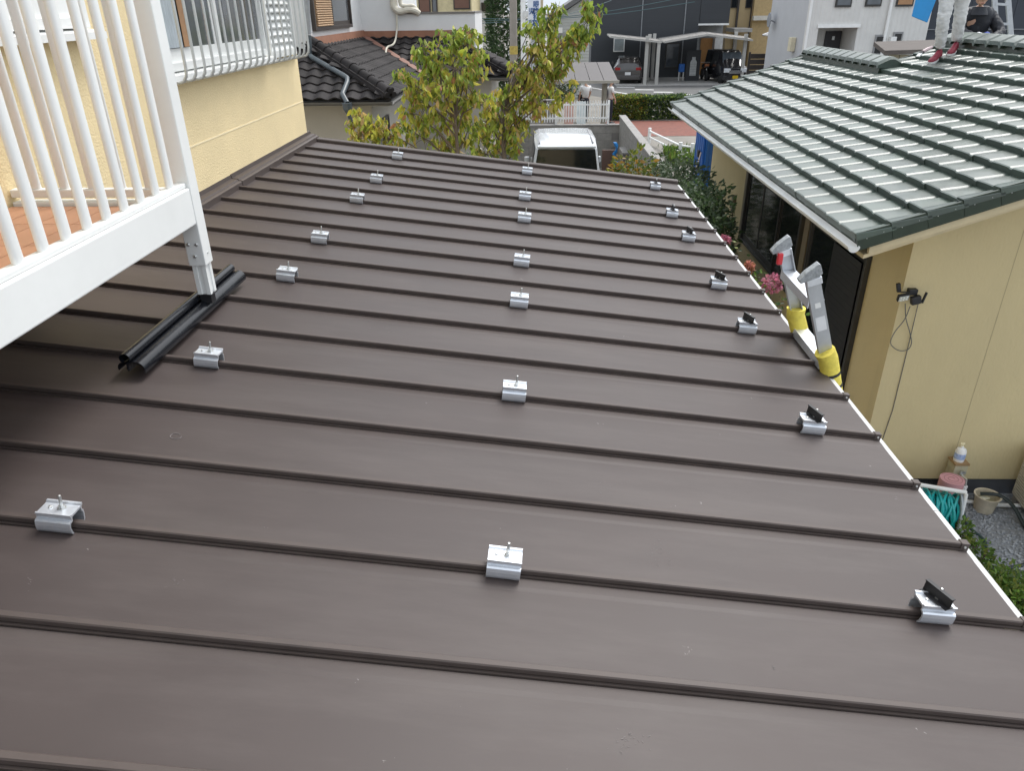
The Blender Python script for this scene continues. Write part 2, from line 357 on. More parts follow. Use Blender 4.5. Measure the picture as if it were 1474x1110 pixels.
# ------------------------------------------------------------------ yellow house on the left
XWALL = -2.28
hs_ = thing('yellow_house', 'cream yellow stucco house with white framed windows behind the balcony', 'house', (-4.3, 3, 0))
YE = 7.63
build(bx(-6.5, XWALL-.012, -2, YE-.012, 0, 7.0), 'wall_core', M('joint_sealant', (.6, .52, .36), .8), hs_)
build(bx(XWALL-.3, XWALL, -2, YE, 0, 6.8), 'wall', yellow_wall, hs_)
build(bx(XWALL+.0005, XWALL+.003, 4.85, YE-.002, 3.394, 3.404), 'wall_joint', M('joint_bead', (.84, .72, .47), .8, .06, 12), hs_)
build(bx(-6.5, XWALL-.302, YE-.25, YE, 0, 6.8), 'wall', yellow_wall, hs_)
build(MB().box(-6.9, XWALL+.5, -2.4, YE+.4, 7.0, 7.12), 'roof', M('house_roof', (.1, .09, .085), .7), hs_)
def window(par, X, y0, y1, z0, z1, panes=2, glass=glass_grey, fr=.05, dep=.06, sill=True, frame=white_pvc, sg=1):
    w_ = MB().box(X, X+sg*dep, y0, y0+fr, z0, z1).box(X, X+sg*dep, y1-fr, y1, z0, z1).box(X, X+sg*dep, y0+fr, y1-fr, z0, z0+fr).box(X, X+sg*dep, y0+fr, y1-fr, z1-fr, z1)
    f = build(w_, 'window', frame, par, bevel=.004)
    n = panes; wd = (y1-y0-2*fr)/n
    for k in range(n):
        a = y0+fr+k*wd; d0 = X+sg*(.008+.016*(k % 2)); st = .045
        build(MB().box(d0, d0+sg*.014, a, a+st, z0+fr, z1-fr).box(d0, d0+sg*.014, a+wd-st, a+wd, z0+fr, z1-fr).box(d0, d0+sg*.014, a+st, a+wd-st, z0+fr, z0+fr+.075).box(d0, d0+sg*.014, a+st, a+wd-st, z1-fr-.05, z1-fr), 'sash', frame, f)
        build(MB().box(d0+sg*.002, d0+sg*.008, a+st, a+wd-st, z0+fr+.075, z1-fr-.05), 'pane', glass, f)
    if sill: build(MB().prism([(X, z0-.001), (X+sg*.10, z0-.018), (X+sg*.10, z0-.05), (X, z0-.05)], 'y', y0-.06, y1+.06), 'sill', frame, f)
    return f
wf = window(hs_, XWALL, 4.74, 6.66, 3.865, 5.1, 2)
build(bx(XWALL+.0345, XWALL+.0375, 5.12, 5.22, 3.995, 5.0), 'curtain_edge', M('wood_brown', (.36, .2, .1), .6), wf)
build(MB().box(XWALL+.034, XWALL+.036, 4.86, 5.1, 3.995, 5.0), 'curtain', M('pale_curtain', (.42, .47, .5), .5, .2, 12, stretch=(1, 8, 1)), wf)
wf2 = window(hs_, XWALL, 2.2, 4.03, 4.13, 5.2, 2, sill=True)
# louvred shutter
sh = build(MB().box(XWALL, XWALL+.05, 6.74, 6.78, 3.83, 5.1).box(XWALL, XWALL+.05, 7.44, 7.48, 3.83, 5.1).box(XWALL, XWALL+.05, 6.78, 7.44, 3.83, 3.88), 'shutter', white_pvc, hs_)
lme = mesh_of(MB().prism([(0, 0), (.035, -.012), (.04, .0), (.006, .045)], 'y', 6.782-3, 7.438-3), 'slat', white_pvc)
for k in range(20): part(sh, 'slat', lme, loc=(XWALL+4.3, 0, 3.885+k*.06))
build(bx(XWALL+.001, XWALL+.006, 6.78, 7.44, 3.88, 5.1), 'shutter_back', M('shutter_grey', (.35, .37, .38), .5), sh)
# window guard: bent round bars on two rails
bg_ = thing('window_guard', 'white bent bar window guard in front of the yellow house window', 'window grille', (XWALL, 6, 3.8))
gx = XWALL+.165
guard_mat = M('guard_aluminium', (.60, .61, .59), .35, .05, 6, metal=.4)
by = 4.78; k = 0
bm_ = MB().tube([(gx, 0, 1.3), (gx, 0, .085), (gx-.006, 0, .045), (gx-.028, 0, .016), (gx-.06, 0, .008), (gx-.11, 0, .004), (XWALL+.01, 0, .004)], .0095, 8)
bar_me = mesh_of(bm_.xform(Matrix.Translation((-XWALL, 0, 0))), 'bar', guard_mat, True)
while by < 7.55:
    part(bg_, 'bar', bar_me, loc=(0, by-6, 0)); by += .142
for z in (4.32, 5.0): build(bx(gx-.035, gx-.012, 4.74, 7.56, z-.012, z+.012), 'rail', guard_mat, bg_)
build(bx(XWALL+.012, XWALL+.030, 4.74, 7.56, 3.797, 3.815), 'rail', guard_mat, bg_)
build(bx(XWALL+.001, XWALL+.012, 4.76, 4.80, 3.79, 3.83).box(XWALL+.001, XWALL+.012, 7.5, 7.54, 3.79, 3.83), 'bracket', guard_mat, bg_)

# ------------------------------------------------------------------ white balcony
bal = thing('balcony', 'white aluminium balcony with vertical balusters and terracotta floor above the brown roof', 'balcony', (-1.9, 2, 3.06))
XO = -1.47
build(bx(XO-.062, XO, -1.0, 3.128, 3.375, 3.53), 'side_beam', white_pvc, bal, bevel=.006)
build(bx(XO-.058, XO-.012, -1.0, 3.128, 3.5305, 3.552), 'bottom_rail', white_pvc, bal, bevel=.005)
build(bx(XO-.066, XO+.006, -1.0, 3.215, 4.62, 4.68), 'top_rail', white_pvc, bal, bevel=.01)
build(bx(-2.275, XO-.068, 3.145, 3.20, 4.62, 4.68), 'top_rail', white_pvc, bal, bevel=.01)
build(bx(-2.275, XO-.08, 3.155, 3.20, 3.485, 3.52), 'bottom_rail', white_pvc, bal, bevel=.005)
build(bx(-2.275, XO-.08, 3.15, 3.212, 3.40, 3.468), 'end_beam', white_pvc, bal, bevel=.005)
post = build(bx(XO-.076, XO+.001, 3.130, 3.212, 3.185, 4.62), 'post', white_pvc, bal, bevel=.004)
lg = [(-.030, -.032), (-.012, -.032), (-.010, -.026), (.010, -.026), (.012, -.032), (.030, -.032), (.030, -.012), (.024, -.010), (.024, .010), (.030, .012), (.030, .032), (-.030, .032)]
build(MB().prism([(XO-.038+a, 3.172+b) for a, b in lg], 'z', 3.045, 3.19), 'leg', white_pvc, bal)
for q in ((271, 352), (283, 352), (281, 369)):
    p = AY(q[0], q[1], 3.13); build(MB().lathe([(0, .0), (.008, .0), (.008, -.005), (.005, -.008), (0, -.008)], (p.x, 3.13, p.z), 10, 'y'), 'bolt', steel, bal)
build(MB().lathe([(0, 0), (.005, 0), (.004, .003), (0, .004)], (XO+.001, 3.17, 3.235), 8, 'x'), 'screw', steel, bal)
ov = [(.0135*math.copysign(abs(math.cos(t))**.8, math.cos(t)), .021*math.copysign(abs(math.sin(t))**.8, math.sin(t))) for t in (2*math.pi*k/14 for k in range(14))]
bal_me = mesh_of(MB().loft([[(a, b, z) for a, b in ov] for z in (3.552, 4.62)]), 'baluster', white_pvc, True)
bal_me2 = mesh_of(MB().loft([[(b, a, z) for a, b in ov] for z in (3.52, 4.62)]), 'baluster', white_pvc, True)
y = 3.03
while y > -.9: part(bal, 'baluster', bal_me, loc=(XO-.035+1.9, y-2, -3.06)); y -= .125
for x in (-2.165, -2.04, -1.915, -1.79, -1.665): part(bal, 'baluster', bal_me2, loc=(x+1.9, 3.178-2, -3.06))
terr = M('terracotta_tile', (.52, .275, .165), .55, .10, 5)
build(bx(-2.275, XO-.068, -1.0, 3.14, 3.385, 3.438), 'deck', M('deck_grout', (.42, .25, .16), .8), bal)
tme = mesh_of(MB().box(0, .142, 0, .292, 0, .014), 'floor_tile', terr)
yy = 3.14-.296
while yy > -.9:
    for k in range(5): part(bal, 'floor_tile', tme, loc=(-2.27+k*.146+1.9, yy-2, 3.4385-3.06))
    yy -= .296

# black gutter-like load spreader under the balcony post
bp0, bp1 = 2.50, 3.60
xs_ = -1.56
pipe = thing('load_spreader', 'glossy black steel runner with rounded lobes under the balcony post', 'support rail', (xs_, 3.1, rz(xs_)+.03))
def halfround(cx, cz, r, t, a0, a1, n=12):
    o_ = [(cx+r*math.cos(a0+(a1-a0)*k/n), cz+r*math.sin(a0+(a1-a0)*k/n)) for k in range(n+1)]
    i_ = [(cx+(r-t)*math.cos(a1+(a0-a1)*k/n), cz+(r-t)*math.sin(a1+(a0-a1)*k/n)) for k in range(n+1)]
    return o_+i_
zb = rz(xs_)+.033
build(MB().prism(halfround(xs_+.030, zb+.004, .036, .003, R_(-20), R_(175)), 'y', bp0, bp1), 'runner_lobe', black_gloss, pipe, smooth=True)
build(MB().prism(halfround(xs_-.022, zb+.006, .026, .003, R_(5), R_(200)), 'y', bp0+.015, bp1), 'runner_lobe', black_gloss, pipe, smooth=True)
build(MB().prism(halfround(xs_-.004, zb+.052, .021, .003, R_(-60), R_(240), 18), 'y', bp0+.0, bp1), 'runner_tube', black_gloss, pipe, smooth=True)
build(MB().box(xs_-.004, xs_+.004, bp0+.002, bp1-.002, zb+.0, zb+.034), 'web', black_gloss, pipe)
build(MB().box(xs_+.024, xs_+.075, 3.15, 3.195, zb+.030, zb+.072).box(xs_+.018, xs_+.086, 3.138, 3.206, zb+.0725, zb+.0765), 'post_bracket', black_matt, pipe)

# ------------------------------------------------------------------ green tiled house on the right
EX, EZ, GS, YV, YFAR, YSTEP = 2.34, 2.65, .346, 5.36, 13.62, 10.62
gm = M('green_glazed_tile', (.036, .060, .044), .44, .2, 9, spec=.62, coat=.12, bump=.06, bscale=18, dirt=.3, rv=.22)
gm.node_tree.nodes['Principled BSDF'].inputs['IOR'].default_value = 1.7
gm_dark = M('green_verge_tile', (.026, .040, .026), .38, .15, 12, spec=.45)
gh = thing('green_roofed_house', 'single storey beige house with green glazed tile roof and white gutter', 'house', (5, 9, 0))
gorg = Matrix.Translation((-5, -9, 0))
gca = 1/math.sqrt(1+GS*GS)
def GF(x, y, h=0): # frame on the slope: local x up the slope, y along the eave, z normal
    b = Matrix(((gca, 0, -GS*gca, x), (0, 1, 0, y), (GS*gca, 0, gca, EZ+GS*(x-EX)), (0, 0, 0, 1)))
    return b @ Matrix.Translation((0, 0, h))
CX, TW = .235, .28
def tile_prof(n=1):
    return [(0, .006), (.018, .005), (.036, .006), (.044, .010), (.054, .015), (.16, .017), (.262, .0155), (.272, .014), (.279, .006)]
tl = CX/gca+.04
def tile_mb(th=.046):
    P = tile_prof(); r = []
    for u, dz in ((0, .012), (.010, .016), (tl, -.042)):
        r.append([(u, b, c+dz+.0) for b, c in P])
    m_ = MB()
    i0 = len(m_.v); n = len(P)
    for ring in r: m_.v += [Vector(q) for q in ring]
    for k in range(2):
        for j in range(n-1): a = i0+k*n+j; m_.f.append((a, a+1, a+1+n, a+n))
    b0 = len(m_.v); m_.v += [Vector((0, b, c-th)) for b, c in P]
    for j in range(n-1): m_.f.append((i0+j, b0+j, b0+j+1, i0+j+1))
    # near side skirt
    b1 = len(m_.v); m_.v += [Vector((tl, P[0][0], P[0][1]-.06)), Vector((tl, P[-1][0], P[-1][1]-.06))]
    m_.f.append((b0, i0, i0+n, i0+2*n, b1)); m_.f.append((i0+n-1, b0+n-1, b1+1, i0+3*n-1, i0+2*n-1))
    return m_
gt_me = mesh_of(tile_mb(), 'roof_tile', gm, True, 15)
RX1, RX2 = 4.57, 5.38      # ridges of the far wing and of the near wing
cells = []
for c in range(13):
    x = EX+c*CX
    rx = lambda y: RX2 if y < YSTEP else RX1
    y = YV+.03; 
    while y < YFAR-.1:
        if x < rx(y)-.06: cells.append((c, x, y))
        y += TW
cells.sort(key=lambda q: (q[1]**2+q[2]**2))
rn = random.Random(5)
rest = MB()
for k, (c, x, y) in enumerate(cells):
    mt4 = GF(x+rn.uniform(-.004, .004), y, .010+rn.uniform(-.002, .002)) @ Matrix.Rotation(rn.uniform(-.006, .006), 4, 'X') @ Matrix.Rotation(rn.uniform(-.008, .008), 4, 'Z')
    if k < 300: part(gh, 'roof_tile', gt_me, gorg @ mt4)
    else:
        t_ = tile_mb().xform(mt4); o_ = len(rest.v); rest.v += t_.v; rest.f += [tuple(a+o_ for a in f) for f in t_.f]
if rest.v: build(rest, 'roof_tile_rows', gm, gh, smooth=True, kind='stuff', angle=15)
# roof body (both slopes) under the tiles, the step between the wings
def gz(x): return EZ+GS*(x-EX)
und = M('roof_underlay', (.03, .04, .03), .7)
for ya, yb, rx in ((YV+.02, YSTEP, RX2), (YSTEP, YFAR-.02, RX1)):
    zr = gz(rx)-.02
    build(MB().prism([(EX+.02, gz(EX)-.055), (EX+.02, gz(EX)-.02), (rx, zr), (2*rx-EX, gz(EX)-.02), (2*rx-EX, gz(EX)-.1), (rx, zr-.1)], 'y', ya, yb), 'roof_slab', und, gh)
    # back slope tiles read as one sheet from here
    build(MB().prism([(rx, zr+.03), (2*rx-EX, gz(EX)+.0), (2*rx-EX, gz(EX)-.018), (rx, zr+.004)], 'y', ya, yb), 'back_slope', gm, gh)
# verge tiles at the near end and the far end
vm = MB()
vp = [(0, -.085), (CX/gca-.003, -.085), (CX/gca-.003, .038), (0.004, .050), (0, .045)]
vt = MB().loft([[(u, b, h) for u, h in vp] for b in (-.012, .004)])
vt_me = mesh_of(vt, 'verge_tile', gm_dark)
vtop_me = mesh_of(MB().loft([[(0, b, h-.05), (0, b, h-.004), (.008, b, h), (CX/gca+.03, b, h-.036), (CX/gca+.03, b, h-.06)] for b, h in ((-.016, .046), (-.008, .054), (.075, .052), (.095, .038))]), 'verge_top', gm, True)
sc_me = mesh_of(MB().lathe([(0, 0), (.004, 0), (.003, -.004), (0, -.004)], (0, 0, 0), 8, 'y'), 'nail', steel)
for c in range(13):
    for far in (False, True):
        x = EX+c*CX
        if far and x > RX1-.1: continue
        fm = GF(x, YFAR if far else YV)
        if far: fm = fm @ Matrix.Scale(-1, 4, (0, 1, 0))
        v_ = part(gh, 'verge_tile', vt_me, gorg @ fm); part(v_, 'verge_top', vtop_me)
        if not far:
            part(v_, 'nail', sc_me, loc=(.07, -.012, -.01)); part(v_, 'nail', sc_me, loc=(.19, -.012, .0))
# step verge between wings
for c in range(10, 13):
    v_ = part(gh, 'verge_tile', vt_me, gorg @ GF(EX+c*CX, YSTEP+.06) @ Matrix.Scale(-1, 4, (0, 1, 0))); part(v_, 'verge_top', vtop_me)
# ridge caps: broad wavy saddle tiles
def ridge_me():
    m_ = MB(); ring = []
    for v in (0, .02, .05, .24, .262, .28):
        dz = {0: 0, .02: .0, .05: .03, .24: .03, .262: .028, .28: .0}[v]
        ring.append([(-.175, v, -.075+dz), (-.165, v, -.035+dz), (-.03, v, .028+dz), (.03, v, .028+dz), (.165, v, -.035+dz), (.175, v, -.075+dz)])
    return m_.loft(ring)
rm = mesh_of(ridge_me(), 'ridge_tile', gm, True)
for ya, yb, rx in ((YV, YSTEP+.05, RX2), (YSTEP-.14, YFAR, RX1)):
    y = ya
    while y < yb-.1:
        part(gh, 'ridge_tile', rm, gorg @ Matrix.Translation((rx, y, gz(rx)+.085))); y += TW
    build(MB().prism([(rx-.15, gz(rx)-.06), (rx-.13, gz(rx)+.05), (rx+.13, gz(rx)+.05), (rx+.15, gz(rx)-.06)], 'y', ya+.02, yb-.03), 'ridge_core', gm_dark, gh)
# barge board, soffit, gutter
GX, GY = 3.04, 5.90         # near left corner of the walls
barge = M('beige_barge', (.56, .47, .30), .6)
build(MB().hexa([(EX+.12, YV+.02, gz(EX+.12)-.155), (RX2, YV+.02, gz(RX2)-.155), (EX+.12, YV+.05, gz(EX+.12)-.155), (RX2, YV+.05, gz(RX2)-.155), (EX+.12, YV+.02, gz(EX+.12)-.075), (RX2, YV+.02, gz(RX2)-.075), (EX+.12, YV+.05, gz(EX+.12)-.075), (RX2, YV+.05, gz(RX2)-.075)]), 'barge_board', barge, gh)
for ya, yb, rx in ((YV+.05, YSTEP, RX2), (YSTEP, YFAR-.05, RX1)):
    build(MB().hexa([(EX+.1, ya, gz(EX)-.16), (rx, ya, gz(rx)-.16), (EX+.1, yb, gz(EX)-.16), (rx, yb, gz(rx)-.16), (EX+.1, ya, gz(EX)-.13), (rx, ya, gz(rx)-.13), (EX+.1, yb, gz(EX)-.13), (rx, yb, gz(rx)-.13)]), 'soffit', barge, gh)
build(MB().prism([(RX1-.3, gz(RX1)-.6), (RX1-.3, gz(RX1-.3)-.12), (RX2, gz(RX2)-.12), (2*RX2-RX1+.3, gz(RX1)-.12), (2*RX2-RX1+.3, gz(RX1)-.6)], 'y', YSTEP-.05, YSTEP-.01), 'step_gable', khaki_wall, gh)
gp = halfround(EX-.018, EZ-.045, .042, .004, R_(175), R_(365), 10)
build(MB().prism(gp, 'y', YV-.03, YFAR+.02), 'gutter', M('white_gutter', (.70, .71, .70), .35, .06, 5, dirt=.15), gh, smooth=True)
build(MB().prism([(EX-.018+.043*math.cos(a), EZ-.045+.043*math.sin(a)) for a in [math.pi*(1+k/10) for k in range(11)]], 'y', YV-.036, YV-.03), 'gutter_cap', MATS['white_gutter'], gh)
# walls
GR = 2*RX2-GX
build(MB().prism([(GX, .19), (GX, gz(GX)-.16), (RX2, gz(RX2)-.16), (GR, gz(GX)-.16), (GR, .19)], 'y', GY, GY+.12), 'gable_wall', khaki_wall, gh)
for s_ in (1,):   # vertical control joints on the gable wall
    for px in ((1459, 380), ):
        p = AY(px[0], px[1], GY); build(bx(p.x-.003, p.x+.003, GY-.001, GY+.002, .3, gz(p.x)-.2), 'wall_joint', M('joint_line', (.36, .30, .18), .9), gh)
build(bx(GX, GX+.12, GY+.12, 13.25, .19, gz(GX)-.18), 'side_wall', khaki_wall, gh)
build(bx(GX+.12, 2*RX1-GX, 13.13, 13.25, .13, 2.5), 'back_wall', khaki_wall, gh)
build(bx(GR-.12, GR, GY+.12, 13.0, .13, gz(GX)-.18), 'side_wall', khaki_wall, gh)
build(bx(GX+.03, GR-.03, GY+.03, 13.2, 0, .188), 'plinth', M('dark_plinth', (.085, .09, .10), .6, .25, 4), gh)
ribm = M('plinth_vent', (.03, .033, .04), .6)
vme = mesh_of(bx(0, .010, -.006, 0, .03, .175), 'vent_slat', ribm)
for k in range(28): part(gh, 'vent_slat', vme, loc=(3.35+k*.017-5, GY+.03-9, 0))
# dark sliding windows along the side wall (facing the brown roof)
bronze = M('bronze_frame', (.16, .13, .085), .45, .1, 5)
def wpt(px, py): return AX(px, py, GX)
for (ya, yb, za, zb_, np_) in ((8.35, 10.75, 1.10, 2.15, 3), (6.55, 8.05, .35, 2.15, 2)):
    window(gh, GX-.0, ya, yb, za, zb_, np_, glass_dark, .045, .05, False, M('dark_bronze', (.035, .033, .03), .4), -1)
build(bx(GX-.05, GX-.002, 8.08, 8.22, .35, 2.2), 'window_post', bronze, gh)
build(bx(GX-.04, GX-.002, 10.78, 10.86, 1.05, 2.2), 'window_post', bronze, gh)
sb = mesh_of(MB().box(-.004, 0, 0, .70, 0, .0605), 'shutter_slat', M('dark_shutter', (.016, .016, .017), .5))
for k in range(26): part(gh, 'shutter_slat', sb, loc=(GX-.052-5, 6.62-9, .45+k*.062))
jb = build(bx(GX-.05, GX, 11.35, 11.45, 1.38, 1.6), 'junction_box', bronze, gh)
build(MB().tube([(GX-.02, 11.4, 1.38), (GX-.02, 11.38, .7), (GX-.02, 11.3, .2)], .012, 6), 'conduit', bronze, gh)

# flood light with cable on the corner of the gable wall
P = lambda px, py, d=.0: AY(px, py, GY-d)
fl_ = thing('floodlight', 'black security floodlight with LED panel and looped cable on beige wall corner', 'light', P(1310, 425))
build(MB().box(-.035, .035, -.05, 0, -.02, .03).xform(Matrix.Translation(P(1311, 419))), 'base', black_matt, fl_, bevel=.004)
hm = Matrix.Translation(P(1300, 428, .09)) @ Matrix.Rotation(R_(-12), 4, 'Y') @ Matrix.Rotation(R_(30), 4, 'X')
hd = build(MB().box(-.045, .045, -.012, .016, -.035, .035).xform(hm), 'lamp_head', black_matt, fl_, bevel=.006)
build(MB().box(-.038, .038, -.016, -.013, -.029, .029).xform(hm), 'lens', M('led_lens', (.55, .57, .55), .3), fl_)
led = mesh_of(MB().lathe([(.0, 0), (.008, 0), (.006, -.004), (0, -.005)], (0, 0, 0), 8, 'y'), 'led', M('led_white', (.85, .86, .8), .2))
for a in (-.022, 0, .022):
    for b in (-.013, .013): part(hd, 'led', led, Matrix.Translation(-ORG[fl_]) @ hm @ Matrix.Translation((a, -.0165, b)))
build(MB().box(-.045, .035, -.05, .0, -.035, .035).xform(Matrix.Translation(P(1317, 430, .05)) @ Matrix.Rotation(R_(-15), 4, 'Y')), 'sensor_body', black_matt, fl_, bevel=.01)
build(MB().bar(P(1327, 436, .08), P(1334, 421, .08), .02, .012), 'solar_flap', black_matt, fl_)
build(MB().bar(P(1293, 408, .05), P(1294, 420, .05), .028, .03), 'sensor', black_matt, fl_, bevel=.004)
build(MB().bar(P(1294, 420, .05), P(1310, 421, .04), .008, .008), 'arm', black_matt, fl_)
cab = M('grey_cable', (.12, .12, .115), .6)
cpx = [(1303, 437), (1304, 458), (1310, 480), (1312, 494), (1307, 503), (1296, 505), (1286, 500), (1282, 492), (1288, 478), (1302, 460), (1310, 441)]
def smooth_pts(ps, n=5):
    out = []
    for k in range(len(ps)-1):
        p0, p1, p2, p3 = ps[max(k-1, 0)], ps[k], ps[k+1], ps[min(k+2, len(ps)-1)]
        for j in range(n):
            t = j/n; out.append(.5*((2*p1)+(p2-p0)*t+(2*p0-5*p1+4*p2-p3)*t*t+(3*p1-p0-3*p2+p3)*t**3))
    return out+[ps[-1]]
build(MB().tube(smooth_pts([P(*q, .03+.002*i) for i, q in enumerate(cpx)]), .004, 6), 'cable_loop', cab, fl_, smooth=True)
build(MB().tube([P(1322, 436, .02), P(1307, 500, .008), P(1285, 590, .006), P(1268, 640, .006), P(1255, 690, .006)], .0035, 6), 'cable', cab, fl_)
# ------------------------------------------------------------------ strip between the houses: gravel, tap, hose, bucket
gravel_mat = M('grey_gravel_bed', (.25, .26, .27), .95, .25, 40, bump=.8, bscale=80)
build(MB().quad((1.0, -3, .006), (12, -3, .006), (12, 14, .006), (1.0, 14, .006)), 'gravel_path', gravel_mat, kind='structure')
gv = MB(); rg = random.Random(11)
cols = []
for k in range(9000):
    x = rg.uniform(2.6, 5.4); y = rg.uniform(3.6, 5.95); s = rg.uniform(.008, .020)
    if x > 3.0 and y > 5.9: continue
    i = len(gv.v); c = Vector((x, y, .008+s*.35))
    ax = Vector((rg.uniform(-1, 1), rg.uniform(-1, 1), rg.uniform(-.4, .4))).normalized(); bxv = ax.orthogonal().normalized(); cz = ax.cross(bxv)
    gv.v += [c+ax*s, c+bxv*s*.8, c-ax*s, c-bxv*s*.8, c+cz*s*.6, c-cz*s*.6]
    gv.f += [(i+a, i+b, i+d) for a, b, d in ((0,1,4), (1,2,4), (2,3,4), (3,0,4), (1,0,5), (2,1,5), (3,2,5), (0,3,5))]
gs = M('gravel_stone', (.17, .18, .19), .85, .3, 14, col2=(.45, .46, .47))
build(gv, 'gravel', gs, label='loose blue grey gravel beside the beige house', cat='gravel', kind='stuff')
tap = thing('standpipe', 'square wooden-capped standpipe with chrome tap against beige wall', 'tap', (3.87, 5.80, 0))
build(bx(3.81, 3.93, 5.74, 5.86, 0, .44), 'post', M('stone_post', (.42, .38, .26), .8, .2, 12), tap, bevel=.006)
build(bx(3.805, 3.935, 5.735, 5.865, .4405, .46), 'cap', M('wood_cap', (.30, .19, .09), .7), tap)
build(MB().tube([(3.87, 5.74, .36), (3.87, 5.69, .36), (3.885, 5.65, .35), (3.885, 5.64, .29)], .012, 8).box(3.85, 3.895, 5.70, 5.715, .375, .40), 'tap_spout', steel, tap, smooth=True)
build(MB().lathe([(0, .24), (.02, .24), (.022, .29), (0, .29)], (3.885, 5.64, 0), 10), 'hose_connector', white_paint, tap)
bt = thing('soap_bottle', 'white plastic pump bottle with blue label standing on the standpipe', 'bottle', (3.86, 5.80, .46))
build(MB().lathe([(0, 0), (.043, 0), (.046, .01), (.046, .10), (.036, .125), (.014, .135), (.014, .15), (0, .15)], ORG[bt], 16), 'bottle_body', M('white_plastic', (.8, .8, .8), .35), bt, smooth=True)
build(MB().lathe([(.0465, .03), (.0468, .03), (.0468, .085), (.0465, .085)], ORG[bt], 16), 'bottle_label', M('blue_label', (.35, .45, .7), .5, .3, 40), bt)
build(MB().lathe([(0, .15), (.006, .15), (.006, .175), (0, .175)], ORG[bt], 8).box(3.835, 3.872, 5.792, 5.808, .633, .645), 'pump', M('cream_plastic', (.75, .68, .45), .4), bt)
pr = thing('pink_roll', 'pink foam sheet roll standing on end beside the standpipe', 'roll', (3.70, 5.56, 0))
pk = M('pink_foam', (.52, .27, .28), .8, .08, 10)
build(MB().lathe([(.02, .0), (.10, .0), (.10, .42), (.02, .42)], ORG[pr], 28), 'roll_body', pk, pr, smooth=True)
spz = [(3.70+(.020+.0095*t)*math.cos(t*1.9), 5.56+(.020+.0095*t)*math.sin(t*1.9), .421) for t in [k*.2 for k in range(40)]]
build(MB().tube(spz, .0015, 4), 'roll_spiral', M('pink_dark', (.3, .14, .15), .9), pr)
hr = thing('hose_reel', 'grey hose reel with turquoise garden hose wound on it', 'hose reel', (3.38, 5.32, 0))
hx, hy, hz = 3.44, 5.26, .30
rot = Matrix.Translation((hx, hy, hz)) @ Matrix.Rotation(R_(-18), 4, 'Z')
for s in (-.15, .15):
    build(MB().lathe([(.03, s-.006), (.20, s-.006), (.205, s), (.20, s+.006), (.03, s+.006)], (0, 0, 0), 24, 'x').xform(rot), 'flange', M('reel_grey', (.33, .37, .40), .5), hr, smooth=True)
tq = M('turquoise_hose', (.01, .30, .30), .35, .12, 10)
hp = []
for layer, r in enumerate((.11, .13, .15, .165)):
    n = 9
    for k in range(n*20):
        a = 2*math.pi*k/20; x = -.13+.26*(k/(n*20)) if layer % 2 == 0 else .13-.26*(k/(n*20))
        hp.append(rot @ Vector((x+.022*math.sin(a*2+layer*1.7+k*.11), r*math.cos(a)*(1+.07*math.sin(k*.37+layer)), r*math.sin(a)*(1+.06*math.sin(k*.23)))))
build(MB().tube(hp, .011, 6), 'hose', tq, hr, smooth=True)
wl = M('reel_white', (.68, .68, .66), .5)
for s in (-.18, .18):
    build(MB().tube([rot @ Vector((s, -.16, -.30)), rot @ Vector((s, -.02, .22)), rot @ Vector((s, .02, .22)), rot @ Vector((s, .16, -.30))], .014, 8), 'frame', wl, hr)
build(MB().tube([rot @ Vector((-.18, 0, .225)), rot @ Vector((.18, 0, .225))], .018, 10), 'handle', wl, hr)
bk = thing('bucket', 'weathered cream plastic bucket on gravel beside the standpipe', 'bucket', (4.13, 5.66, 0))
build(MB().lathe([(0, .008), (.078, .008), (.102, .165), (.113, .17), (.113, .18), (.098, .177), (.074, .03), (0, .03)], ORG[bk], 26), 'bucket_body', M('cream_bucket', (.60, .53, .40), .55, .12, 9, dirt=.5), bk, smooth=True)
build(MB().lathe([(0, .11), (.088, .11), (.088, .111), (0, .111)], ORG[bk], 20), 'water', M('bucket_water', (.35, .33, .22), .06), bk)
build(MB().bar((4.08, 5.65, .14), (4.15, 5.68, .14), .05, .02), 'sponge', M('cream_sponge', (.7, .66, .5), .9), bk, bevel=.005)
dk = M('black_hose', (.02, .03, .03), .45)
build(MB().tube(smooth_pts([Vector(q) for q in ((4.08, 5.69, .17), (4.14, 5.66, .19), (4.22, 5.63, .19), (4.30, 5.54, .14), (4.35, 5.36, .02), (4.32, 5.12, .02), (4.17, 4.95, .02), (3.95, 4.86, .02), (3.75, 4.84, .02), (3.5, 4.83, .02))]), .017, 8), 'black_hose', dk, smooth=True, label='thick black hose curving over gravel out of the bucket', cat='hose')
build(MB().tube(smooth_pts([Vector(q) for q in ((4.29, 5.16, .02), (4.40, 5.16, .02), (4.55, 5.06, .02), (4.62, 4.9, .02), (4.66, 4.7, .02))]), .013, 8), 'branch_hose', dk, smooth=True, label='thinner black hose branching towards the air conditioner', cat='hose')
build(MB().tube(smooth_pts([Vector(q) for q in ((3.885, 5.64, .25), (3.885, 5.6, .12), (3.87, 5.42, .02), (3.9, 5.22, .02), (3.86, 5.1, .02))]), .013, 8), 'tap_hose', M('dark_green_hose', (.03, .06, .06), .45), smooth=True, label='dark hose hanging from the standpipe tap to the gravel', cat='hose')
ac = thing('air_conditioner', 'beige outdoor air conditioner unit with slotted grille beside the wall', 'air conditioner', (4.56, 5.35, 0))
acm = M('ac_beige', (.55, .52, .45), .5)
rotA = Matrix.Translation((4.56, 5.44, .08)) @ Matrix.Rotation(R_(-8), 4, 'Z')
build(MB().box(-.15, .15, -.4, .38, 0, .55).xform(rotA), 'casing', acm, ac, bevel=.01)
for k in range(20): build(MB().box(-.165, -.151, -.36, .34, .03+k*.025, .045+k*.025).xform(rotA), 'grille_slat', acm, ac)
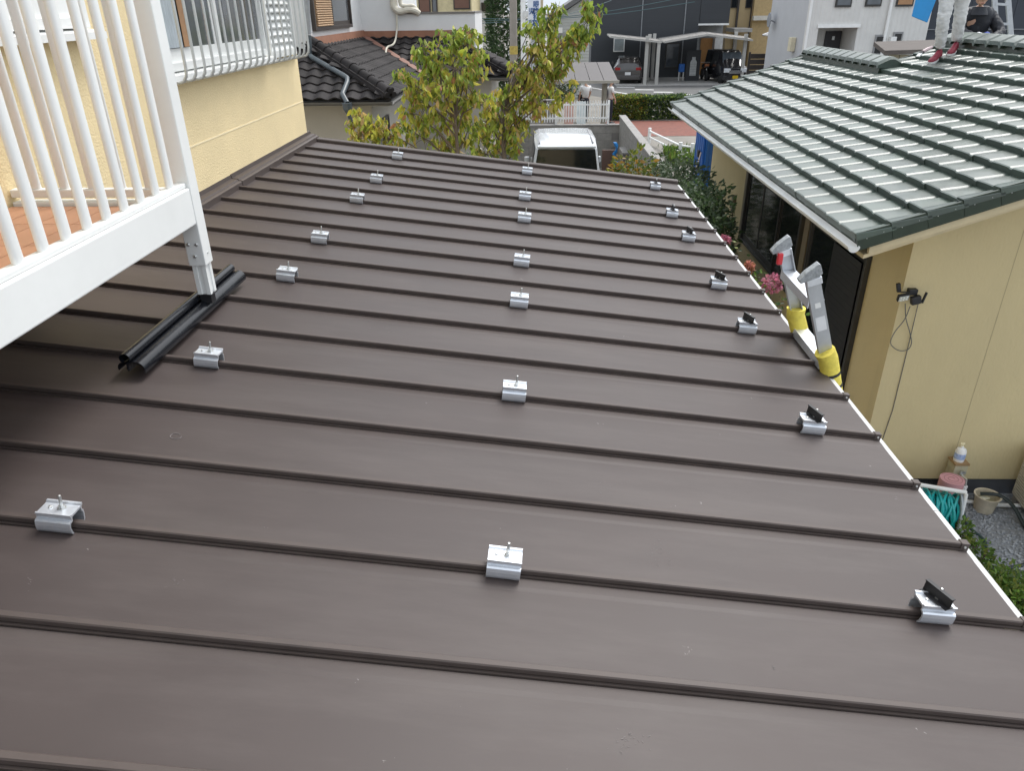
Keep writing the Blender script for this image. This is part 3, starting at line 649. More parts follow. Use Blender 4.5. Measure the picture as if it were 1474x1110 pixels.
build(MB().box(-.153, -.1502, -.37, .35, .02, .53).xform(rotA), 'grille_back', black_matt, ac)
build(MB().box(-.15, .15, -.36, -.28, -.08, 0).box(-.15, .15, .26, .34, -.08, 0).xform(rotA), 'foot', concrete, ac)
build(MB().tube([(3.98, 5.75, .05), (4.2, 5.70, .04), (4.5, 5.66, .06)], .018, 8), 'drain_pipe', white_paint, smooth=True, label='white drain pipe on gravel running to the air conditioner', cat='pipe')
build(MB().box(4.30, 4.80, 4.86, 5.02, .01, .03), 'paving_slab', M('slab_beige', (.5, .42, .3), .9), bevel=.01, label='beige paving slab on gravel by the air conditioner', cat='slab')

# ------------------------------------------------------------------ ladder leaning on the eave
ld = thing('ladder', 'aluminium ladder with yellow padded rails leaning on the white eave', 'ladder', (2.1, 3.53, 0))
def lr(z): return 1.27+(3.10-z)*.34
for yv, wide in ((3.31, True), (3.76, False)):
    top = Vector((lr(3.06), yv, 3.06)); bot = Vector((lr(.02), yv, .02)); d = (top-bot).normalized(); n_ = Vector((0, 1, 0)).cross(d)
    # C-section rail: web plus two flanges
    sgn = 1 if yv < 3.5 else -1
    r_ = build(MB().bar(bot, top, .005, .064, n_), 'rail', alu_dull, ld)
    for o in (-.0295, .0295): build(MB().bar(bot+n_*o+Vector((0, sgn*.0165, 0)), top+n_*o+Vector((0, sgn*.0165, 0)), .028, .005, n_), 'flange', alu_dull, r_)
    cp = top+d*.03
    build(MB().bar(cp-d*.06, cp-d*.024, .040, .072, n_), 'cap', alu, r_, bevel=.004)
    T_ = [cp+n_*a+d*b for a, b in ((-.062, -.030), (-.066, -.012), (-.028, .014), (.034, .040), (.040, .034), (.042, -.012), (.022, -.026))]
    if n_.x < 0: T_ = [cp-n_*a+d*b for a, b in ((-.062, -.030), (-.066, -.012), (-.028, .014), (.034, .040), (.040, .034), (.042, -.012), (.022, -.026))]
    hk = build(MB().loft([[p_+Vector((0, o_, 0)) for p_ in T_] for o_ in (-.022, .022)]), 'hook_head', M('cast_aluminium', (.34, .36, .37), .5, .25, 60, metal=.5, bump=.3, bscale=90), ld, bevel=.003)
    # foam pad
    pz0, pz1 = 2.36, 2.69 if yv < 3.5 else 2.74
    pts = [Vector((lr(z)+.006*math.sin(z*60), yv+.005*math.cos(z*45), z)) for z in (pz0-.25, pz0, pz0+.1, pz0+.2, pz1-.04, pz1)]
    pd = build(MB().tube(pts, [.046, .046, .044, .046, .047, .049], 16), 'foam_pad', M('yellow_foam', (.72, .60, .10), .9, .18, 18, bump=.8, bscale=30), ld, smooth=True)
    for z in (2.50, 2.565): build(MB().tube([Vector((lr(z), yv, z)), Vector((lr(z+.014), yv, z+.014))], .0495, 16), 'strap', black_matt, pd)
for z, w_ in ((2.95, .07), (2.63, .07), (2.31, .07), (1.99, .07), (1.67, .07), (1.35, .07), (1.03, .07), (.71, .07), (.39, .07)):
    p0 = Vector((lr(z), 3.315, z)); p1 = Vector((lr(z), 3.755, z))
    st = build(MB().bar(p0, p1, .062, .006).bar(p0+Vector((-.034, 0, -.018)), p1+Vector((-.034, 0, -.018)), .005, .045).bar(p0+Vector((.034, 0, -.018)), p1+Vector((.034, 0, -.018)), .005, .045), 'step', alu, ld)
zz = 3.02; build(MB().box(-.014, .014, -.012, .012, -.03, .03).xform(Matrix.Translation((lr(zz)-.036, 3.735, zz))), 'lock_lever', M('red_plastic', (.6, .03, .04), .4), ld, bevel=.005)
lab = M('label_silver', (.72, .73, .74), .5)
n_ = Vector((0, 1, 0)).cross((Vector((lr(3), 0, 3))-Vector((lr(0), 0, 0))).normalized())
for z0_, z1_, w_ in ((2.915, 2.94, .026), (2.80, 2.87, .045)):
    build(MB().bar(Vector((lr(z0_), 3.3065, z0_)), Vector((lr(z1_), 3.3065, z1_)), .001, w_, n_), 'sticker', lab if w_ > .03 else white_paint, ld)

# ------------------------------------------------------------------ people
def skin(name, verts, edges, radii, mat, parent, sub=2, disp=0):
    me = bpy.data.meshes.new(name); org = ORG[parent]
    me.from_pydata([Vector(v)-org for v in verts], edges, [])
    o = bpy.data.objects.new(name, me); COL.objects.link(o); o.parent = parent; ORG[o] = org
    md = o.modifiers.new('skin', 'SKIN'); md.use_smooth_shade = True
    sv = me.skin_vertices[0].data
    for k, r in enumerate(radii): sv[k].radius = r if isinstance(r, tuple) else (r, r)
    sv[0].use_root = True
    s = o.modifiers.new('sub', 'SUBSURF'); s.levels = sub; s.render_levels = sub
    if disp:
        tx = bpy.data.textures.new(name, 'CLOUDS'); tx.noise_scale = .045
        s2 = o.modifiers.new('sub2', 'SUBSURF'); s2.levels = 1; s2.render_levels = 1
        dm = o.modifiers.new('wrinkle', 'DISPLACE'); dm.texture = tx; dm.strength = disp; dm.mid_level = .5
    me.materials.append(mat); return o
skin_m = M('skin', (.55, .33, .23), .5)
def lerp(a, b, t): return a+(b-a)*t
def hand(par, wrist, d, side, k=1.0):
    d = Vector(d).normalized(); s = Vector(side).normalized(); wrist = Vector(wrist)
    V = [wrist, wrist+d*.05*k, wrist+d*.09*k]; E_ = [(0, 1), (1, 2)]; Rr = [.024*k, (.036*k, .02*k), (.036*k, .018*k)]
    for j, (o, l) in enumerate(((-.027, .062), (-.009, .072), (.009, .068), (.027, .052))):
        b = len(V); base = wrist+d*.085*k+s*o*k; dn = Vector((0, 0, -1))
        V += [base, base+d*l*.5*k, base+d*l*.85*k+dn*.02*k]; E_ += [(2, b), (b, b+1), (b+1, b+2)]; Rr += [.010*k, .009*k, .007*k]
    b = len(V); V += [wrist+d*.035*k-s*.035*k, wrist+d*.07*k-s*.058*k]; E_ += [(1, b), (b, b+1)]; Rr += [.011*k, .009*k]
    return skin('hand', V, E_, Rr, skin_m, par, 1)
def head(par, c, face, hair_m, k=1.0):
    c = Vector(c); f = Vector(face).normalized(); z = Vector((0, 0, 1)); s = f.cross(z).normalized()
    rot = Matrix((s, f, s.cross(f))).transposed().to_4x4(); T = Matrix.Translation(c) @ rot
    hd = MB().sphere((0, 0, 0), .1, 16, (.76, .94, 1.15))
    hd.sphere((0, .045, -.062), .05, 10, (.95, .9, .9)).sphere((0, .098, -.012), .016, 8, (.8, 1, 1.5)).sphere((.077, -.005, -.01), .022, 8, (.4, .8, 1.3)).sphere((-.077, -.005, -.01), .022, 8, (.4, .8, 1.3))
    o = build(hd.xform(T), 'head', skin_m, par, smooth=True, angle=80)
    for q in (-.03, .03): build(MB().sphere((q, .088, .004), .010, 8, (1.3, .5, .7)).xform(T), 'eye', black_matt, o)
    build(MB().sphere((0, .088, -.062), .02, 8, (1.1, .35, .3)).xform(T), 'mouth', M('lip', (.4, .17, .14), .5), o)
    hr_ = MB().sphere((0, -.016, .030), .104, 16, (.84, .98, 1.05))
    build(hr_.xform(T), 'hair', hair_m, par, smooth=True)
    return o
def shoe(par, heel, toe, mat, sole, w=.045):
    heel = Vector(heel); toe = Vector(toe); d = (toe-heel); l = d.length; d.normalize(); up = Vector((0, 0, 1)); up = (up-d*up.dot(d)).normalized(); s = d.cross(up)
    def ring(t, ww, h): c = heel+d*l*t; return [c+s*ww*math.cos(a)+up*(.022+max(0, math.sin(a))*h) for a in (math.pi*j/8 for j in range(9))]+[c-s*ww*.9+up*.02, c+s*ww*.9+up*.02]
    o = build(MB().loft([ring(t, ww, h) for t, ww, h in ((0, .026, .07), (.08, .036, .085), (.3, .038, .085), (.5, .040, .06), (.75, .046, .045), (.92, .038, .032), (1, .018, .018))]), 'shoe', mat, par, smooth=True, angle=60)
    def r2(t, ww, z): c = heel+d*l*t; return [c+s*ww+up*z, c-s*ww+up*z]
    prof = ((-.02, .026), (.1, .042), (.5, .044), (.75, .050), (.93, .042), (1.03, .018))
    rings = [[*r2(t, ww, 0.0), *reversed(r2(t, ww, .024))] for t, ww in prof]
    build(MB().loft(rings), 'sole', sole, o, smooth=True)
    return o
def GZ(x): return EZ+GS*(x-EX)+.045
hair_m = M('dark_hair', (.02, .016, .014), .5)
# worker in white trousers standing on the green roof
f1 = Vector((4.90, 10.04, GZ(4.90))); f2 = Vector((5.12, 10.12, GZ(5.12)))
wk = thing('person', 'person in white wrinkled work trousers and red sneakers standing on green roof', 'person', (5.1, 10.1, GZ(5.1)))
hip = Vector((4.99, 10.12, 4.46))
k1 = Vector((4.86, 10.00, 3.99)); k2 = Vector((5.09, 10.08, 4.02))
a1 = f1+Vector((.03, .03, .10)); a2 = f2+Vector((.03, .03, .10))
h1 = hip+Vector((-.095, -.02, -.03)); h2 = hip+Vector((.095, .02, -.03))
ch = hip+Vector((.03, .03, .42)); nk = ch+Vector((.0, -.01, .17))
shl, shr = ch+Vector((-.19, -.02, .08)), ch+Vector((.19, .02, .08))
el, er = shl+Vector((-.12, -.05, -.28)), shr+Vector((.08, -.06, -.28))
wl_, wr_ = el+Vector((-.06, -.08, -.24)), er+Vector((-.04, -.14, -.22))
skin('body', [hip, ch, nk, nk+Vector((0, -.01, .08)), shl, el, wl_, shr, er, wr_, h1, k1, a1, h2, k2, a2], [(0, 1), (1, 2), (2, 3), (1, 4), (4, 5), (5, 6), (1, 7), (7, 8), (8, 9), (0, 10), (10, 11), (11, 12), (0, 13), (13, 14), (14, 15)],
     [.12, .13, .055, .05, .055, .042, .03, .055, .042, .03, .08, .05, .036, .08, .05, .036], skin_m, wk)
trouser = M('white_work_trousers', (.66, .65, .63), .85, .10, 14, bump=.8, bscale=38, stretch=(1, 1, 2.4), dirt=.2)
skin('trousers', [hip+Vector((0, 0, .06)), hip-Vector((0, 0, .03)), h1-Vector((0, 0, .05)), lerp(h1, k1, .55), k1, lerp(k1, a1, .5), lerp(k1, a1, .85), a1-Vector((0, 0, .01)), h2-Vector((0, 0, .05)), lerp(h2, k2, .55), k2, lerp(k2, a2, .5), lerp(k2, a2, .85), a2-Vector((0, 0, .01))],
     [(0, 1), (1, 2), (2, 3), (3, 4), (4, 5), (5, 6), (6, 7), (1, 8), (8, 9), (9, 10), (10, 11), (11, 12), (12, 13)], [.15, .14, .100, .090, .076, .072, .064, .058, .100, .090, .076, .072, .066, .060], trouser, wk, 2, .028)
skin('shirt', [hip+Vector((0, 0, .05)), lerp(hip, ch, .5), ch, ch+Vector((0, 0, .1)), shl, lerp(shl, el, .9), el, wl_-Vector((0, 0, -.03)), shr, lerp(shr, er, .9), er, wr_+Vector((0, 0, .03))], [(0, 1), (1, 2), (2, 3), (2, 4), (4, 5), (5, 6), (6, 7), (2, 8), (8, 9), (9, 10), (10, 11)],
     [.15, .15, .155, .09, .075, .058, .056, .045, .075, .058, .056, .045], M('grey_work_shirt', (.30, .30, .31), .9), wk)
head(wk, nk+Vector((-.02, -.03, .2)), (-.4, -.9, -.25), hair_m)
hand(wk, wl_, (-.2, -.2, -1), (1, 0, 0)); hand(wk, wr_, (-.2, -.3, -1), (1, 0, 0))
red = M('red_sneaker', (.22, .018, .035), .6, .2, 30)
shoe(wk, f1+Vector((.08, .075, -.002)), f1+Vector((-.12, -.12, -.07)), red, white_paint)
shoe(wk, f2+Vector((.07, .08, -.002)), f2+Vector((-.10, -.14, -.06)), red, white_paint)
tb = build(MB().box(-.09, .09, -.04, .05, -.10, .08).xform(Matrix.Translation(hip+Vector((.06, -.17, -.04)))), 'tool_pouch', M('black_canvas', (.02, .02, .022), .9), wk, bevel=.02)
for dx, hh in ((-.05, .06), (0, .09), (.05, .05)): build(MB().tube([hip+Vector((.06+dx, -.20, -.02)), hip+Vector((.06+dx+.01, -.22, -.02-hh-.07))], .012, 8), 'tool', black_matt, wk)
build(MB().tube([hip+Vector((math.cos(t)*.165, math.sin(t)*.145, .04)) for t in [2*math.pi*k/16 for k in range(17)]], .018, 6), 'belt', black_matt, wk)
blue = M('blue_sheet', (.0, .22, .52), .45, .10, 4)
bc = [AY(1312, 23, 9.85), AY(1334, 32, 9.85), AY(1356, -25, 9.95), AY(1326, -36, 9.95)]
n_ = Vector((.2, -1, .1)).normalized()*.012
build(MB().hexa([bc[0]+n_, bc[1]+n_, bc[0], bc[1], bc[3]+n_, bc[2]+n_, bc[3], bc[2]]), 'blue_folder', blue, bevel=.003, label='flat blue plastic case held beside the white trousers', cat='case')
pb = thing('paint_brush', 'pale pink handled brush lying on green roof beside red sneaker', 'brush', AY(1330, 72, 9.9))
q0, q1, q2 = AY(1342, 67, 9.95), AY(1328, 74, 9.9), AY(1321, 81, 9.86)
build(MB().tube([q0, lerp(q0, q1, .5), q1], [.014, .022, .02], 8), 'handle', M('pink_handle', (.66, .5, .5), .5), pb, smooth=True)
build(MB().bar(q1, lerp(q1, q2, .35), .05, .02), 'ferrule', black_matt, pb)
build(MB().bar(lerp(q1, q2, .35), q2, .045, .014), 'bristles', white_paint, pb)
# second worker crouching beyond the ridge
c2 = thing('person', 'person in black padded jacket crouching behind the green ridge beside ladder', 'person', (5.75, 11.0, GZ(2*RX2-5.75)))
g0 = Vector((5.74, 11.02, 3.68)); ch2 = Vector((5.68, 10.84, 3.94)); nk2 = Vector((5.66, 10.78, 4.08))
sl2, sr2 = ch2+Vector((-.20, .0, .06)), ch2+Vector((.20, .0, .06))
el2, er2 = Vector((5.43, 10.66, 3.84)), Vector((5.95, 10.66, 3.82)); wl2, wr2 = Vector((5.55, 10.52, 3.77)), Vector((5.78, 10.52, 3.76))
kl, kr = g0+Vector((-.2, -.30, .02)), g0+Vector((.2, -.30, .02)); al, ar = g0+Vector((-.2, .12, -.16)), g0+Vector((.2, .12, -.16))
skin('body', [g0, ch2, nk2, nk2+Vector((-.01, -.02, .07)), sl2, el2, wl2, sr2, er2, wr2, kl, al, kr, ar], [(0, 1), (1, 2), (2, 3), (1, 4), (4, 5), (5, 6), (1, 7), (7, 8), (8, 9), (0, 10), (10, 11), (0, 12), (12, 13)], [.11, .12, .055, .05, .05, .04, .03, .05, .04, .03, .06, .04, .06, .04], skin_m, c2)
jk = M('black_padded_jacket', (.012, .014, .02), .6, .25, 20, bump=.5, bscale=25)
skin('jacket', [g0+Vector((0, 0, .05)), lerp(g0, ch2, .6), ch2, nk2+Vector((0, 0, .05)), sl2, lerp(sl2, el2, .6), el2, lerp(el2, wl2, .98), sr2, lerp(sr2, er2, .6), er2, lerp(er2, wr2, .98)], [(0, 1), (1, 2), (2, 3), (2, 4), (4, 5), (5, 6), (6, 7), (2, 8), (8, 9), (9, 10), (10, 11)], [.17, .18, .17, .10, .09, .08, .072, .055, .09, .08, .072, .055], jk, c2, 2, .03)
skin('trousers', [g0, g0+Vector((-.12, -.05, -.02)), kl, al, g0+Vector((.12, -.05, -.02)), kr, ar], [(0, 1), (1, 2), (2, 3), (0, 4), (4, 5), (5, 6)], [.13, .11, .085, .065, .11, .085, .065], jk, c2)
build(MB().loft([[nk2+Vector((rr*math.cos(t)-.005, rr*.95*math.sin(t)-.015, z)) for t in [2*math.pi*k/16 for k in range(16)]] for rr, z in ((.115, -.05), (.092, .01), (.082, .045), (.072, .045), (.08, .0))]), 'collar', jk, c2, smooth=True)
head(c2, nk2+Vector((-.02, -.05, .175)), (-.2, -.9, -.35), hair_m)
hand(c2, wl2, (.5, -.6, -.4), (.6, .5, 0)); hand(c2, wr2, (-.5, -.6, -.4), (.6, -.5, 0))
shoe(c2, al+Vector((0, .1, -.06)), al+Vector((0, -.14, -.08)), black_matt, black_matt); shoe(c2, ar+Vector((0, .1, -.06)), ar+Vector((0, -.14, -.08)), black_matt, black_matt)
rag = MB(); rr_ = random.Random(2); cc = Vector((5.80, 10.40, GZ(2*RX2-5.80)+.04))
cc = AY(1408, 53, 10.3)
for k in range(5): rag.sphere(cc+Vector((rr_.uniform(-.07, .07), rr_.uniform(-.04, .04), rr_.uniform(-.02, .035))), rr_.uniform(.03, .05), 8, (1.3, 1, .8))
build(rag, 'rag', M('white_rag', (.75, .75, .78), .9, .1, 10, bump=.6, bscale=40), smooth=True, label='crumpled white rag on the green ridge before the black jacket', cat='rag')
build(MB().sphere(AY(1420, 50, 10.45), .045, 10, (1, 1, .9)), 'blue_glove', M('blue_rubber', (.02, .05, .3), .5), smooth=True, label='crumpled dark blue glove beside the white rag on ridge', cat='glove')
# stepladder behind the crouching person
sl_ = thing('aluminium_stepladder', 'tall aluminium ladder standing upright behind the green ridge', 'ladder', (6.4, 11.4, 3.3))
A0, A1 = AY(1434, 60, 11.3), AY(1428, -90, 11.3); B0, B1 = AY(1456, 62, 11.3), AY(1444, -90, 11.3)
dn = Vector((0, 0, -1.6))
for a_, b_ in ((A0, A1), (B0, B1)): build(MB().bar(a_+(a_-b_).normalized()*1.0, b_, .065, .03, (0, 1, 0)), 'rail', alu_dull, sl_)
for k in range(-4, 7):
    t = k*.19
    build(MB().bar(A0.lerp(A1, t), B0.lerp(B1, t), .04, .03, (0, 0, 1)), 'rung', alu_dull, sl_)
# ------------------------------------------------------------------ dark tiled house behind
dt = M('dark_smoked_tile', (.026, .023, .023), .72, .3, 7, spec=.22, bump=.15, bscale=30, dirt=.2, rv=.35)
dh = thing('dark_tiled_house', 'white rendered house with smoked black wave tile roofs and balcony parapet', 'house', (-4.5, 18, 0))
dorg = Matrix.Translation((4.5, -18, 0))
DX, DY, DZ, DS, YB, BX = -2.55, 13.72, 2.78, .45, 18.4, -.62
dca = 1/math.sqrt(1+DS*DS); dang = math.atan(DS)
TWD, CXD = .272, .235
def wave_tile():
    m_ = MB(); n = 9; P = []
    for k in range(n):
        u = k/(n-1); P.append((u*.285, .022*math.sin(2*math.pi*(u*1.0-.12))+.010))
    L_ = CXD/dca+.04
    for s_, dz in ((0, .012), (L_, -.016)): m_.v += [Vector((a, s_, h+dz)) for a, h in P]
    m_.v += [Vector((a, 0, h-.014)) for a, h in P]
    for j in range(n-1):
        m_.f.append((j, j+1, j+1+n, j+n)); m_.f.append((2*n+j, 2*n+j+1, j+1, j))
    return m_
wt = mesh_of(wave_tile(), 'wave_tile', dt, True)
def face_frame(o, along, up):     # local x along the eave, y up the slope
    a = Vector(along).normalized(); u = Vector(up).normalized(); n = a.cross(u)
    mt = Matrix((a, u, n)).transposed().to_4x4(); mt.translation = Vector(o); return mt
WX1 = -4.32; WY2 = 20.15     # upper storey walls stand on these lines
# front face of wing A (faces the camera)
fr = face_frame((0, 0, 0), (1, 0, 0), (0, 1, DS))
for c in range(9):
    y = DY+c*CXD
    x = DX-TWD
    while x > -6.3:
        if x+TWD < DX-c*CXD+.14: part(dh, 'wave_tile', wt, dorg @ Matrix.Translation((x, y, DZ+DS*c*CXD)) @ fr)
        x -= TWD
# right face of wing A (faces +x), seen edge on
fr2 = face_frame((0, 0, 0), (0, 1, 0), (-1, 0, DS))
for c in range(9):
    x = DX-c*CXD; y = DY
    if x < WX1+.05: break
    while y < YB+c*CXD-.1:
        if y > DY+c*CXD-.14: part(dh, 'wave_tile', wt, dorg @ Matrix.Translation((x, y, DZ+DS*c*CXD)) @ fr2)
        y += TWD
# front face of wing B
for c in range(9):
    y = YB+c*CXD
    if y > WY2-.05: break
    x = BX-TWD
    while x > DX-c*CXD-.1:
        if x+TWD < BX-c*CXD+.14: part(dh, 'wave_tile', wt, dorg @ Matrix.Translation((x, y, DZ+DS*c*CXD)) @ fr)
        x -= TWD
# right face of wing B
for c in range(5):
    x = BX-c*CXD; y = YB
    while y < YB+3.6:
        if y > YB+c*CXD-.14: part(dh, 'wave_tile', wt, dorg @ Matrix.Translation((x, y, DZ+DS*c*CXD)) @ fr2)
        y += TWD
deck = M('roof_felt', (.02, .02, .02), .9)
d_ = 1.77; e_ = 1.75
build(MB().quad((-6.4, DY, DZ-.03), (DX, DY, DZ-.03), (DX-d_, DY+d_, DZ+DS*d_-.03), (-6.4, DY+d_, DZ+DS*d_-.03)), 'roof_deck', deck, dh)
build(MB().quad((DX, DY, DZ-.03), (DX, YB, DZ-.03), (DX-d_, YB+d_, DZ+DS*d_-.03), (DX-d_, DY+d_, DZ+DS*d_-.03)), 'roof_deck', deck, dh)
build(MB().quad((DX, YB, DZ-.03), (BX, YB, DZ-.03), (BX-e_, YB+e_, DZ+DS*e_-.03), (DX-e_, YB+e_, DZ+DS*e_-.03)), 'roof_deck', deck, dh)
build(MB().quad((BX, YB, DZ-.03), (BX, YB+4, DZ-.03), (BX-1.2, YB+4, DZ+DS*1.2-.03), (BX-1.2, YB+1.2, DZ+DS*1.2-.03)), 'roof_deck', deck, dh)
def hip(p0, p1):
    p0 = Vector(p0); p1 = Vector(p1); d = (p1-p0).normalized(); up = Vector((0, 0, 1)); s = d.cross(up).normalized(); u = s.cross(d)
    L_ = (p1-p0).length
    h = build(MB().loft([[p+s*a+u*b for a, b in ((-.13, -.02), (-.13, .035), (-.11, .045), (-.12, .05), (-.12, .085), (.12, .085), (.12, .05), (.11, .045), (.13, .035), (.13, -.02))] for p in (p0, p1)]), 'ridge_base', dt, dh)
    n = int(L_/.26)
    for k in range(n):
        a = p0+d*(L_*k/n); b = p0+d*(L_*(k+1)/n+.02)
        r = [[q+s*rr*math.cos(t)+u*(.085+rr*.95*math.sin(t)) for t in [math.pi*j/8 for j in range(9)]] for q, rr in ((a, .102), (a+d*.03, .105), (a+d*.04, .09), (b, .086))]
        build(MB().loft(r), 'ridge_cap', dt, h, smooth=True)
    for k in range(3):
        build(MB().lathe([(0, -.03), (.05, -.03), (.055, 0), (.03, .02), (0, .02)], (0, 0, 0), 12, 'y').xform(face_frame(p0+s*(k-1)*.075+u*(.05 if k != 1 else .12)-d*.01, s, d)), 'ridge_end', dt, h, smooth=True)
hip((DX-.03, DY+.06, DZ+.03), (DX-d_, DY+d_, DZ+DS*d_))
hip((BX-.03, YB+.06, DZ+.03), (BX-1.35, YB+1.35, DZ+DS*1.35))
build(MB().hexa([(DX-.02, YB-.1, DZ-.015), (DX+.1, YB, DZ-.015), (DX-e_-.02, YB+e_-.1, DZ+DS*e_-.015), (DX-e_+.1, YB+e_, DZ+DS*e_-.015), (DX-.02, YB-.1, DZ+.03), (DX+.1, YB, DZ+.03), (DX-e_-.02, YB+e_-.1, DZ+DS*e_+.03), (DX-e_+.1, YB+e_, DZ+DS*e_+.03)]), 'valley_gutter', M('copper_brown', (.22, .11, .08), .6), dh)
# walls below
lowwall = M('grey_cream_render', (.40, .375, .33), .85, .05, 1.5, bump=.1)
build(bx(-6.4, DX-.45, DY+.5, DY+.62, 0, DZ-.05), 'wall', lowwall, dh)
sw = build(bx(DX-.57, DX-.45, DY+.62, YB+.5, 0, DZ-.05), 'wall', lowwall, dh)
build(bx(DX-.45, BX-.45, YB+.5, YB+.62, 0, DZ-.05), 'wall', lowwall, dh)
build(bx(BX-.57, BX-.45, YB+.62, YB+4, 0, DZ-.05), 'wall', lowwall, dh)
sof = M('soffit_beige', (.42, .40, .35), .8)
build(bx(-6.4, DX-.04, DY+.04, DY+.5, DZ-.12, DZ-.06), 'soffit', sof, dh); build(bx(DX-.45, DX-.04, DY+.5, YB+.4, DZ-.12, DZ-.06), 'soffit', sof, dh)
build(bx(DX-.45, BX-.04, YB+.04, YB+.5, DZ-.12, DZ-.06), 'soffit', sof, dh)
dgut = M('dark_gutter', (.10, .095, .085), .5)
build(MB().prism(halfround(DY-.03, DZ-.05, .05, .004, R_(175), R_(365), 8), 'x', -6.4, DX+.03), 'gutter', dgut, dh, smooth=True)
build(MB().prism(halfround(DX+.03, DZ-.05, .05, .004, R_(175), R_(365), 8), 'y', DY-.06, YB), 'gutter', dgut, dh, smooth=True)
build(MB().prism(halfround(YB-.03, DZ-.05, .05, .004, R_(175), R_(365), 8), 'x', DX, BX+.03), 'gutter', dgut, dh, smooth=True)
build(MB().prism(halfround(BX+.03, DZ-.05, .05, .004, R_(175), R_(365), 8), 'y', YB-.06, YB+4), 'gutter', dgut, dh, smooth=True)
window(dh, DX-.45, 14.4, 15.6, 1.2, 2.3, 2, glass_grey, .05, .05, False, M('dark_bronze', (.035, .033, .03), .4), 1)
# upper storey
build(bx(-9, WX1, DY+d_-.1, WY2+3, 3.0, 7.2), 'upper_wall', white_wall, dh)
PXL = AY(574, 30, WY2).x; PXR = AY(684, 40, WY2).x; PZT = AY(640, 19, WY2).z
build(bx(WX1, PXL, WY2, WY2+3, 3.0, 7.2), 'upper_wall', white_wall, dh)
build(bx(PXL, PXR-.16, WY2+.02, WY2+.18, 3.0, PZT), 'parapet', white_wall, dh)
build(bx(PXR-.16, PXR, WY2+.02, WY2+2.6, 2.9, PZT), 'parapet', white_wall, dh)
cap_ = M('parapet_cap', (.17, .155, .14), .6)
build(bx(PXL+.002, PXR+.01, WY2-.01, WY2+.21, PZT+.001, PZT+.04), 'parapet_cap', cap_, dh); build(bx(PXR-.19, PXR+.01, WY2+.212, WY2+2.6, PZT+.001, PZT+.04), 'parapet_cap', cap_, dh)
fb = M('flashing_terracotta', (.30, .14, .085), .65, .15, 6)
zf = DZ+DS*1.77
build(bx(WX1+.0, WX1+.06, DY+d_, WY2, zf-.02, zf+.14), 'flashing', fb, dh)
zf2 = DZ+DS*1.75
build(bx(WX1+.06, PXR+.05, WY2-.06, WY2, zf2-.02, zf2+.13), 'flashing', fb, dh)
# upper window with shutter on wall 1
brown_fr = M('brown_frame', (.045, .035, .03), .45)
wz0 = AX(480, 41, WX1).z; wy0 = AX(448, 30, WX1).y; wy1 = AX(502, 25, WX1).y
wf_ = window(dh, WX1, wy0, wy1, wz0, wz0+1.25, 2, glass_grey, .07, .08, False, brown_fr, 1)
sh2 = build(bx(WX1+.05, WX1+.07, wy0+.12, wy0+(wy1-wy0)*.42, wz0+.07, wz0+1.18), 'shutter', M('tan_shutter', (.42, .27, .15), .6), wf_)
ls = mesh_of(MB().prism([(0, 0), (.03, -.008), (.03, .004), (0, .03)], 'y', wy0+.13-18, wy0+(wy1-wy0)*.42-.01-18), 'louvre', M('tan_shutter', (.42, .27, .15), .6))
for k in range(26): part(wf_, 'louvre', ls, loc=(WX1+.07+4.5, 0, wz0+.09+k*.042))
# second window far left
wy2 = AX(424, 20, WX1)
# downpipe from above and over the tiles
dp = M('grey_downpipe', (.30, .31, .32), .4); dpd = M('slate_downpipe', (.075, .09, .10), .4)
pX = WX1+.18
p0 = AX(440, -80, pX); p1 = AX(445, 50, pX); 
build(MB().tube([AY(437, -90, 15.1), AY(444, 49, 15.1)], .05, 12), 'downpipe', dp, dh, smooth=True)
build(MB().tube([AY(444.5, 50, 15.1), AY(446, 78, 15.1), AY(449, 82, 14.95), AY(496, 109, 14.3), AY(500, 112, 14.2), AY(500, 118, 14.1), AY(493, 135, 13.75), AY(500, 148, 13.62)], .045, 12), 'downpipe', dpd, dh, smooth=True)
gb = AY(500, 153, 13.62)
build(MB().lathe([(.03, -.12), (.045, -.10), (.075, -.05), (.09, .06), (.0, .06)], gb, 10), 'rain_head', dpd, dh); build(MB().tube([gb+Vector((0, 0, -.1)), gb+Vector((.03, .05, -.25))], .035, 8), 'outlet', dpd, dh)
# air conditioning hose bundle over the parapet
cream = M('cream_hose', (.62, .58, .48), .6)
ah = WY2-.06
build(MB().tube(smooth_pts([AY(567, -40, ah), AY(566, 0, ah), AY(568, 11, ah), AY(576, 16, ah), AY(588, 13, ah), AY(598, 15, ah), AY(602, 18, ah+.1)]), .075, 10), 'duct', cream, dh, smooth=True)
build(MB().tube(smooth_pts([AY(576, -40, ah), AY(576, 2, ah), AY(584, 8, ah), AY(594, 8, ah), AY(600, 14, ah+.1)]), .05, 10), 'duct', cream, dh, smooth=True)
build(MB().tube(smooth_pts([AY(571, 14, ah-.02), AY(571, 45, ah-.02), AY(567, 62, ah-.5), AY(557, 68, ah-.75), AY(555, 80, ah-1.2)]), .022, 8), 'drain_hose', cream, dh, smooth=True)

